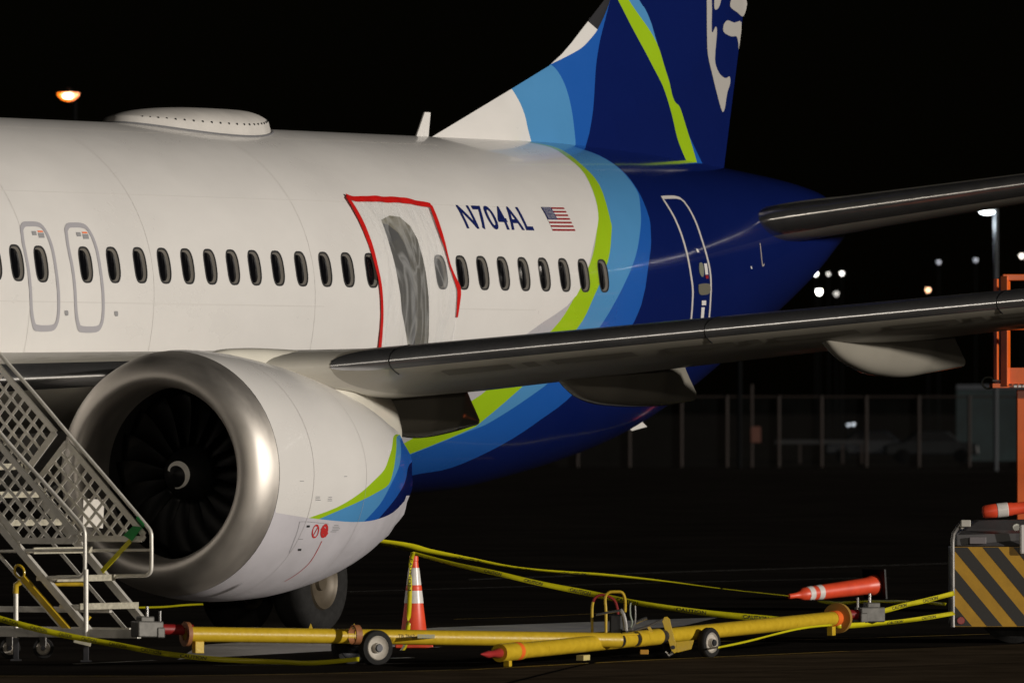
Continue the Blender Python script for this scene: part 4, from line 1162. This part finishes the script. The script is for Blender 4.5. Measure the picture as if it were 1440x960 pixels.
# hand rails
def rail(P_, pix, r=.019, nm='handrail'): return MB().tube([P_(u, v) for u, v in pix], r, 10).build(nm, SP, st, True)
rail(Pn, smooth_line([(-45, 553), (10, 620), (60, 676), (110, 732), (118.5, 746), (119.5, 760), (119.5, 795), (118, 806), (112, 811)], 3)+[(66, 812)])
rail(Pf, smooth_line([(-40, 453), (0, 498), (50, 555), (103, 618), (160, 684), (204, 736), (212, 748), (213, 760), (213, 795), (211, 805), (205, 809)], 3)+[(150, 810)])
rail(Pn, [(-20, 775), (117, 773)], .015, 'cross_rail'); rail(Pf, [(60, 774), (212, 773)], .015, 'cross_rail')
def lattice(P_, top, drop, bottom_cut=None, pitch=.118):
    """slanted panel: top edge pixel pair (upper left, lower right), panel depth in metres along the slope normal"""
    A, B2 = P_(*top[0]), P_(*top[1]); ex = (B2-A); Lx = ex.length; ex.normalize()
    ey = nP.cross(ex); ey = ey if ey.z < 0 else -ey
    zmin = P_(bottom_cut[0], bottom_cut[1]).z if bottom_cut else None
    poly = [(0, 0), (Lx, 0), (Lx, drop), (0, drop)]
    if zmin is not None:
        out = []
        Z = lambda q: (A+ex*q[0]+ey*q[1]).z-zmin
        for i in range(4):
            p, q = poly[i], poly[(i+1) % 4]; zp, zq_ = Z(p), Z(q)
            if zp >= 0: out.append(p)
            if zp*zq_ < 0:
                s = zp/(zp-zq_); out.append((p[0]+(q[0]-p[0])*s, p[1]+(q[1]-p[1])*s))
        poly = out
    W3 = lambda q: A+ex*q[0]+ey*q[1]
    fr = MB()
    for i in range(len(poly)):
        fr.bar(W3(poly[i]), W3(poly[(i+1) % len(poly)]), .016, .058, nP.cross((W3(poly[(i+1) % len(poly)])-W3(poly[i])).normalized()))
    pan = fr.build('side_panel', SP, st)
    # bars run along horizontal-ish and vertical-ish diagonals of the sloping panel
    for ang in (0.0, PI/2):
        dvec = (math.cos(ang), math.sin(ang)); nvec = (-dvec[1], dvec[0])
        cs = [p[0]*nvec[0]+p[1]*nvec[1] for p in poly]; k = math.ceil(min(cs)/pitch)
        while k*pitch < max(cs):
            c = k*pitch; k += 1; hits = []
            for i in range(len(poly)):
                p, q = poly[i], poly[(i+1) % len(poly)]
                fp = p[0]*nvec[0]+p[1]*nvec[1]-c; fq = q[0]*nvec[0]+q[1]*nvec[1]-c
                if fp*fq < 0: s = fp/(fp-fq); hits.append((p[0]+(q[0]-p[0])*s, p[1]+(q[1]-p[1])*s))
            if len(hits) == 2 and math.hypot(hits[0][0]-hits[1][0], hits[0][1]-hits[1][1]) > .06:
                MB().bar(W3(hits[0])+nP*(.004 if ang else -.004), W3(hits[1])+nP*(.004 if ang else -.004), .010, .029, nP.cross((W3(hits[1])-W3(hits[0])).normalized())).build('lattice_bar', SP, pan)
    return pan
lattice(Pf, ((94, 622), (203, 752)), .55, (150, 757))
lattice(Pf, ((-45, 465), (78, 608)), .55)
lattice(Pn, ((-70, 543), (108, 753)), .50, (60, 760))
# lower frame, legs, feet and castors
def gbar(u0, v0, u1, v1, base, w, h, nm, mt=SP): return MB().bar(onplane(u0, v0, base), onplane(u1, v1, base), w, h).build(nm, mt, st, False, .004)
for bs, du in ((n0, 0), (n0+WV*.75, 0)):
    pass
fA, fB = gl(-60, 108.6), gl(196, 107.4)
for z, nm in ((.27, 'chassis_beam'),):
    MB().bar(fA+upv*z, fB+upv*z, .06, .085).build(nm, SP, st, False, .004)
    MB().bar(fA+upv*z+AWAY*.8, fB+upv*z+AWAY*.8-RIGHT*.1, .06, .085).build(nm, SP, st, False, .004)
MB().bar(gl(-40, 109.2, .475), gl(156, 108.6, .475), .05, .055).build('chassis_beam', SP, st, False, .004)
for u, v0, dep in ((22.5, 822, 108.2), (121, 800, 107.7)):
    top = atd(u, v0, dep); bt = gl(u, dep, .19)
    MB().tube([top, bt], .024, 10).build('leg', SP, st, True)
    MB().bar(gl(u, dep, .22), gl(u, dep, 0.012), .055, .055, RIGHT).build('jack_foot', DARKMET, st, False, .006)
    MB().box(gl(u, dep, .008), RIGHT*.05, AWAY*.05, upv*.008).build('foot_plate', DARKMET, st)
for u in (14, 61):
    wc_ = gl(u, 109.2); wc_.z = .10
    wheel(st, wc_, AWAY, .10, .05, 'castor', HUBW)
    MB().bar(wc_+upv*.02-AWAY*.04, wc_+upv*.2-AWAY*.04, .07, .02).build('castor_fork', STEEL, st, False, .004)
# yellow brace with its ring, yellow cross tube, lock bracket
MB().bar(Pn(37, 812)-nP*.05, Pn(106, 891)-nP*.05, .045, .06).build('brace', YELLOW, st, False, .005)
ring = [Pn(32+7.5*math.cos(2*PI*i/16)*.9+2*math.sin(2*PI*i/16), 803+9*math.sin(2*PI*i/16))-nP*.05 for i in range(16)]
MB().tube(ring, .012, 8, closed=True).build('brace_ring', YELLOW, st, True)
MB().tube([atd(72, 821, 108.4), atd(114, 821, 108.4), atd(119, 822, 108.4)], .020, 10).build('cross_tube', YELLOW, st, True)
MB().tube([atd(22, 834, 108.2), atd(22.5, 822, 108.2), atd(29, 818, 108.2)], .028, 10).build('post_cap', YELLOW, st, True)
MB().bar(atd(104, 899, 107.5), atd(128, 905, 107.5), .03, .05).build('lock_bracket', mat('pale bracket', (.6, .56, .42), .5, .2), st, False, .004)
MB().tube([atd(121, 866, 108.1), atd(124, 871, 108.1), atd(127, 866, 108.1)], .016, 8).build('shackle', YELLOW, st, True)
# things tied to it
q = Pf(131, 720)+nP*.0-wu*.03
nt_ = thing('paper_notice', q, 'white paper notice tied inside the lattice side panel of the stairs', 'notice')
pc = Pf(130.5, 721.5)+AWAY*.22; pw = RIGHT*.098+AWAY*.075
nv_ = [pc-pw+upv*.14, pc+pw+upv*.13, pc+pw*.85-upv*.145, pc-pw*1.05-upv*.125]
o = obj('sheet', nv_, [(0, 1, 2, 3)], PAPER, nt_); so = o.modifiers.new('thick', 'SOLIDIFY'); so.thickness = .006
gt = thing('green_tape', Pf(190, 745), 'green tape wrapped round the far handrail end of the stairs', 'tape')
MB().tube([Pf(194, 727)-nP*0, Pf(203.5, 738.5)], .026, 10).build('wrap', GREENT, gt, True)
MB().prism([Pf(190, 739)-wu*.03, Pf(202, 741)-wu*.03, Pf(188, 760)-wu*.03, Pf(176, 752)-wu*.03], wu*.01).build('strip', GREENT, gt)
ys = thing('yellow_strap', Pf(165, 780), 'yellow strap slanting down from the green tape on the stairs', 'strap')
MB().bar(Pf(186, 760)-wu*.03, Pf(146, 803)-wu*.03, .012, .045, nP.cross((Pf(186, 760)-Pf(146, 803)).normalized())).build('strap_band', YTAPE, ys)

# ------------------------------------------------------------------ tow tractor at the right edge
TD = 116.0
def tp(u, v, d=0.0): return atd(u, v, TD+d)
tr = thing('tow_tractor', gl(1400, TD+.6), 'airport tow tractor with black and yellow striped rear at the right edge', 'tow tractor')
XR = 1640
TDARK = mat('tractor dark paint', (.075, .072, .075), .45, noise=.2)
HAZY = mat('tractor hazard yellow', (.50, .27, .015), .5, noise=.15, nscale=6)
HAZB = mat('tractor hazard black', (.028, .026, .024), .5)
b = MB().prism([tp(1342, 769, .03), tp(1342, 881, .03), tp(XR, 881, .03), tp(XR, 769, .03)], AWAY*1.6); b.build('body', TDARK, tr, False, .02)
# striped rear plate, built as separate stripes on one plate
pa, pb_ = tp(1342.5, 880), tp(XR, 770)
o0 = tp(1342.5, 880.5); ux = RIGHT; W_ = (tp(XR, 880)-o0).dot(RIGHT); H_ = tp(1342.5, 768.5).z-o0.z
plate = MB().prism([o0, o0+ux*W_, o0+ux*W_+upv*H_, o0+upv*H_], AWAY*.03).build('rear_plate', HAZY, tr)
def clip(poly, fn):
    out = []
    for i in range(len(poly)):
        p, q = poly[i], poly[(i+1) % len(poly)]; a, c = fn(p), fn(q)
        if a >= 0: out.append(p)
        if a*c < 0: s = a/(a-c); out.append((p[0]+(q[0]-p[0])*s, p[1]+(q[1]-p[1])*s))
    return out
sl = 1.20; k0 = .40
for k in range(-1, 14):
    c1 = k0+.375*k; P = [(.004, .004), (W_-.004, .004), (W_-.004, H_-.004), (.004, H_-.004)]
    # stripes fall to the right: z = c - sl * x
    P = clip(P, lambda p: (p[1]+sl*p[0])-c1); P = clip(P, lambda p: c1+.19-(p[1]+sl*p[0])) if P else P
    if len(P) > 2: MB().prism([o0+ux*a+upv*c-AWAY*.003 for a, c in P], AWAY*.0028).build('stripe', HAZB, plate)
MB().tube([tp(1340, 881), tp(1339.5, 760), tp(1341, 750), tp(1349, 738), tp(1357, 731)], .022, 10).build('edge_tube', STEEL, tr, True)
MB().prism([tp(1344, 768, .02), tp(1346, 750, .02), tp(1352, 746, .25), tp(XR, 742, .25), tp(XR, 768, .02)], AWAY*1.3).build('upper_deck', TDARK, tr, False, .015)
MB().prism([tp(1352, 746, .3), tp(1372, 732, .5), tp(XR, 728, .5), tp(XR, 746, .3)], AWAY*.9).build('hood', TDARK, tr, False, .03)
MB().box(tp(1375, 759.5, 0), RIGHT*.085, AWAY*.02, upv*.035).build('number_plate', mat('dull plate', (.20, .18, .19), .5), tr, False, .005)
MB().box(tp(1358, 735.5, -.02), RIGHT*.05, AWAY*.04, upv*.035).tube([tp(1350, 741), tp(1356, 737)], .03, 8).build('work_lamp', mat('lamp casing', (.55, .53, .47), .4), tr, False, .008)
MB().lathe([(0, .04), (-.02, .035), (-.02, 0)], tp(1429, 741), AWAY, 16).build('tail_lamp', mat('lamp glass', (.42, .42, .36), .2), tr, True)
MB().box(tp(1440, 758, -.03), RIGHT*.045, AWAY*.03, upv*.15).build('white_guard', mat('guard white', (.80, .76, .74), .4), tr, False, .02)
MB().lathe([(0, .04), (-.015, .036), (-.015, 0)], tp(1351, 872, -.005), AWAY, 18).build('tail_lamp', mat('tail red', (.30, .012, .012), .3), tr, True)
wc_ = gl(1425, TD+.45); wc_.z = .36
t = MB().lathe([(-.15, .18), (-.16, .30), (-.12, .36), (.12, .36), (.16, .30), (.15, .18)], wc_, AWAY, 32).build('wheel', RUBBER, tr, True, fix=True)
wc2 = wc_+RIGHT*1.1
MB().lathe([(-.15, .18), (-.16, .30), (-.12, .36), (.12, .36), (.16, .30), (.15, .18)], wc2, AWAY, 32).build('wheel', RUBBER, tr, True, fix=True)
MB().lathe([(.0, .19), (-.14, .15), (-.14, 0)], wc_, AWAY, 24).build('rim', DARKMET, t, True)
# the cone laid on the tractor
mm = Matrix.Translation(tp(1382, 719.5, .7)) @ (RIGHT*.98+upv*.10+AWAY*.1).normalized().to_track_quat('Z', 'Y').to_matrix().to_4x4()
oc = thing('traffic_cone', tp(1400, 726, .7), 'orange cone with white collar lying on top of the tow tractor', 'traffic cone', 'traffic cones on the apron')
mb = MB().lathe([(0, .0), (.0, .055), (.02, .068), (.14, .072), (.16, .064), (.30, .068), (.32, .062), (.50, .06)], (0, 0, 0), (0, 0, 1), 24)
obj('cone_body', [mm @ v for v in mb.v], mb.f, ORANGE, oc, None, True)
mb = MB().lathe([(.145, .07), (.15, .074), (.255, .074), (.26, .07)], (0, 0, 0), (0, 0, 1), 24)
obj('reflective_band', [mm @ v for v in mb.v], mb.f, REFLECT, oc, None, True)

# ------------------------------------------------------------------ orange lift basket behind the wing
LD = 134.0
def lp(u, v, d=0.0): return atd(u, v, LD+d)
li = thing('boom_lift', gl(1470, LD+.6), 'orange work lift basket with square rails at the right edge behind the wing', 'work lift')
def lbar(p, q, w=.075, nm='rail', m=LIFTOR): return MB().bar(p, q, w, w).build(nm, m, li, False, .008)
UR = 1560
for dd in (0, .9):
    lbar(lp(1414, 388, dd), lp(1414, 543, dd), .09, 'post'); lbar(lp(1486, 388, dd), lp(1486, 543, dd), .09, 'post'); lbar(lp(UR, 388, dd), lp(UR, 543, dd), .09, 'post')
    lbar(lp(1410, 390, dd), lp(UR, 390, dd), .075); lbar(lp(1414, 461, dd), lp(UR, 461, dd), .05, 'mid_rail')
lbar(lp(1401, 392, .45), lp(1401, 538, .45), .05, 'post')
lbar(lp(1407, 392, .3), lp(1407, 536, .3), .03, 'post', DARKMET)
MB().prism([lp(1412, 517), lp(UR, 517), lp(UR, 543), lp(1412, 543)], AWAY*.012).build('kick_plate', LIFTOR, li)
MB().prism([lp(1412, 517, .9), lp(UR, 517, .9), lp(UR, 543, .9), lp(1412, 543, .9)], AWAY*.012).build('kick_plate', LIFTOR, li)
MB().prism([lp(1396, 539, -.02), lp(UR, 539, -.02), lp(UR, 545, -.02), lp(1396, 545, -.02)], AWAY*.95).build('floor_plate', LIFTOR, li)
for u in (1421, 1429, 1437): MB().box(lp(u, 540.5, -.02), RIGHT*.02, AWAY*.01, upv*.008).build('slot', BLACK, li)
for u in (1428, 1434, 1440, 1446): MB().box(lp(u, 543, -.04), RIGHT*.018, AWAY*.006, upv*.013).build('white_mark', FLAGW, li)
MB().tube([lp(1390+9*math.cos(2*PI*i/20), 538+8*math.sin(2*PI*i/20), .2) for i in range(20)], .012, 8, closed=True).build('hose_coil', mat('black hose', (.05, .055, .04), .5), li, True)
MB().tube([lp(1396, 535, .1), lp(1408, 535.5, .1)], .012, 8).build('air_line', mat('pale line', (.5, .5, .48), .4), li, True)
MB().bar(lp(1438, 548, .4), lp(1438, 905, .4), .14, .14, RIGHT).build('mast', LIFTOR, li, False, .01)
mb_ = gl(1485, LD+.6); MB().box(mb_+upv*.42, RIGHT*.42, AWAY*.7, upv*.28).build('chassis', LIFTOR, li, False, .03)
for sx in (-1, 1):
    for sy in (-1, 1):
        c = mb_+RIGHT*.28*sx+AWAY*.55*sy+upv*.2
        MB().lathe([(-.07, 0), (-.07, .17), (-.05, .2), (.05, .2), (.07, .17), (.07, 0)], c, RIGHT, 24).build('wheel', RUBBER, li, True)

# ------------------------------------------------------------------ far background: fence, wall, lamps
FD = 470.0
fe = thing('chain_link_fence', gl(1150, FD), 'tall chain link fence with steel posts beyond the apron', 'fence')
POST = mat('dim brown post', (.017, .0095, .0065), .8)  # near black: weak light at that distance put into the colour
def wire_mat():
    m = bpy.data.materials.new('chain link'); m.use_nodes = True; nt = m.node_tree; N = nt.nodes; L = nt.links; b = N['Principled BSDF']
    b.inputs['Base Color'].default_value = (.04, .045, .045, 1); b.inputs['Metallic'].default_value = .2; b.inputs['Roughness'].default_value = .5
    tc = N.new('ShaderNodeTexCoord'); t = N.new('ShaderNodeTexNoise'); t.inputs['Scale'].default_value = 1.5
    L.new(tc.outputs['Object'], t.inputs['Vector']); r = N.new('ShaderNodeMapRange'); r.inputs[3].default_value = .015; r.inputs[4].default_value = .05
    L.new(t.outputs[0], r.inputs[0]); L.new(r.outputs[0], b.inputs['Alpha']); return m
for k, u in enumerate([740, 812, 885, 958, 1022, 1095, 1155, 1218, 1292, 1363, 1432, 1500]):
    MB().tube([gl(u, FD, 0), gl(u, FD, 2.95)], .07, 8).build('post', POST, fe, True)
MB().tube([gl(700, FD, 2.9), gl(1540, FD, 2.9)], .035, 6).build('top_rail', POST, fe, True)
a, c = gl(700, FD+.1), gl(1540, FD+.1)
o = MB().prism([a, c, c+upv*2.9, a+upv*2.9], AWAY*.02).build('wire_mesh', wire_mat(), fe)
# pale wall lit by the street lamp, and a guard rail
wl = thing('boundary_wall', gl(1400, FD+55), 'low teal wall behind the fence under the white street lamp', 'wall')
a, c = gl(1345, FD+55), gl(1640, FD+55)
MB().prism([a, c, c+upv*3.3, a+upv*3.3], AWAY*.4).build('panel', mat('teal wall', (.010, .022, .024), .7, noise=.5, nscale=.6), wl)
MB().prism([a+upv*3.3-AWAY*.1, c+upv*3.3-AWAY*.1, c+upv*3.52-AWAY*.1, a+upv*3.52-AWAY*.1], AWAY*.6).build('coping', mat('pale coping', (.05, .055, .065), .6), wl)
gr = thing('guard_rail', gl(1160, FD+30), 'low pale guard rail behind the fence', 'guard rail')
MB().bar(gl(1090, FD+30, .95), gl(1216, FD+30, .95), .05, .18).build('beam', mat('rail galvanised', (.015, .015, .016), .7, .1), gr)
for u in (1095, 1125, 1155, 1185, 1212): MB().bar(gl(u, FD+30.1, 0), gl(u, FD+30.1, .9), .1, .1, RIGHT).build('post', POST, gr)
sg = thing('notice_board', gl(1063, FD-4), 'small reddish notice board on a post at the fence', 'sign')
MB().box(gl(1063, FD-4, 1.35), RIGHT*.2, AWAY*.03, upv*.32).build('board', mat('rust red board', (.10, .035, .022), .7), sg)
MB().tube([gl(1057, FD-3.9, 0), gl(1057, FD-3.9, 3.4)], .06, 8).build('post', POST, sg, True)

def lamp_mat(nm, col, s): return mat(nm, (.8, .8, .8), .5, emit=col, estr=s)
POLE = mat('lamp pole paint', (.004, .0042, .0045), .9, spec=.1)  # near black keeps these poles dark; lack of light put into the colour
def street_lamp(u, v, dep, col, s, w, h, label, arm=0.0, power=0.0, name='street_lamp', group=None, pole_r=.09, bulb=False, pole_m=None):
    p = atd(u, v, dep); px = p+(AWAY if bulb else RIGHT)*arm
    r = thing(name, (px.x, px.y, 0), label, 'street lamp', group)
    MB().tube([Vector((px.x, px.y, 0)), Vector((px.x, px.y, p.z+.1))], pole_r, 8).build('pole', pole_m or POLE, r, True)
    if arm: MB().tube([Vector((px.x, px.y, p.z+.1)), p+upv*.12], .05, 8).build('arm', POLE, r, True)
    hd = MB(); hd.lathe([(-h, .0), (-h*.8, .55), (-.3*h, .95), (0, 1.0), (.1*h, .0)], (0, 0, 0), (0, 0, 1), 20)
    f = [p+RIGHT*(v_.x*w/2)+AWAY*(v_.y*w/2)+upv*v_.z for v_ in hd.v]
    obj('lamp_head', f, hd.f, lamp_mat(label[:24]+' light', col, s), r, None, True)
    if bulb:
        bb = MB(); bb.lathe([(-.6, .0), (-.5, .5), (0, .8), (.5, .5), (.6, 0)], (0, 0, 0), (0, 0, 1), 16)
        obj('bulb', [p-AWAY*(w*.5+.03)+RIGHT*(q.x*w*.30)+AWAY*(q.y*.05)+upv*(q.z*h*.42-h*.42) for q in bb.v], bb.f, lamp_mat('sodium bulb light', (1, .86, .6), 14), r, None, True)
    if power:
        L = bpy.data.lights.new('lamp_light', 'POINT'); L.energy = power; L.color = col; L.shadow_soft_size = .3
        lo = bpy.data.objects.new('lamp_light', L); C.objects.link(lo); lo.parent = r; lo.location = p-Vector((px.x, px.y, 0))-upv*(h+.4)
    return r
street_lamp(96, 131, 330, (1.0, .20, .012), 3.0, .64, .24, 'orange sodium street lamp glowing above the fuselage crown', 5.0, bulb=True, pole_r=.05)
street_lamp(1388, 297, 440, (.86, .95, 1.0), 9, .60, .12, 'white street lamp on a tall pole beyond the tail', .34, 260, pole_m=mat('lamp lit pole tone', (.03, .034, .04), .7))  # paler bluish pole colour carries the lamp's own glow
SM = [(1147, 383, 12, .30), (1165, 384, 3, .22), (1184, 383, 7, .26), (1152, 408, 22, .42), (1176, 411, 1.2, .36)]
for i, (u, v, s, w) in enumerate(SM):
    street_lamp(u, v, 900+14*i, (1, .95, .88), s, w, w*.9, ['bright white car park lamp, upper left of the cluster past the tail', 'dim car park lamp in the middle of the upper row past the tail', 'white car park lamp, right end of the upper row past the tail', 'largest and brightest car park lamp, lower row past the tail', 'faint grey car park lamp beside the brightest one past the tail'][i], 0, group='car park lamps past the tail', pole_r=.05)
for (u, v, col, s, w, lab) in ((1305, 406, (1, .55, .30), 5, .34, 'small peach coloured lamp above the wing beyond the tail'), (1320, 367, (.8, .85, 1), .8, .3, 'faint lamp left of the pair high above the wing'), (1372, 364, (.8, .85, 1), .8, .3, 'faint lamp left of the street lamp pole'), (1437, 358, (1, .9, .8), 4, .36, 'warm white lamp at the right edge above the lift'), (1200, 595, (.8, .9, 1), 1.2, .2, 'bluish lamp behind the fence, brighter of a pair'), (1193, 596, (.7, .85, 1), 0.5, .18, 'bluish lamp behind the fence, dimmer of a pair')):
    street_lamp(u, v, 860 if v < 500 else 640, col, s, w, w*.8, lab, 0, pole_r=.05)
street_lamp(1040, 470, 460, (.8, .9, 1.0), .6, .3, .15, 'pale lamp pole seen below the wing beyond the fence', 0, 0)
# parked cars behind the fence, catching the lamp
def far_car(u, dep, col, label):
    g0 = gl(u, dep); r = thing('parked_car', g0, label, 'car', 'cars parked behind the fence')
    prof = [(-2.1, .35), (-2.1, .8), (-1.3, .92), (-.7, 1.4), (.7, 1.42), (1.3, .95), (2.05, .82), (2.1, .35)]
    MB().prism([g0+RIGHT*a+upv*z-AWAY*.85 for a, z in prof], AWAY*1.7).build('body', col, r, False, .08)
    for a in (-1.3, 1.3): MB().lathe([(-.1, 0), (-.1, .28), (-.08, .31), (.08, .31), (.1, .28), (.1, 0)], g0+RIGHT*a+upv*.31-AWAY*.8, AWAY, 18).build('wheel', mat('far car tyre', (.004, .004, .004), 1.0, spec=0), r, True)
    MB().prism([g0+RIGHT*a+upv*z-AWAY*.86 for a, z in ((-1.15, .95), (-.65, 1.34), (.62, 1.36), (1.1, .97))], AWAY*.01).build('window', PANE, r)
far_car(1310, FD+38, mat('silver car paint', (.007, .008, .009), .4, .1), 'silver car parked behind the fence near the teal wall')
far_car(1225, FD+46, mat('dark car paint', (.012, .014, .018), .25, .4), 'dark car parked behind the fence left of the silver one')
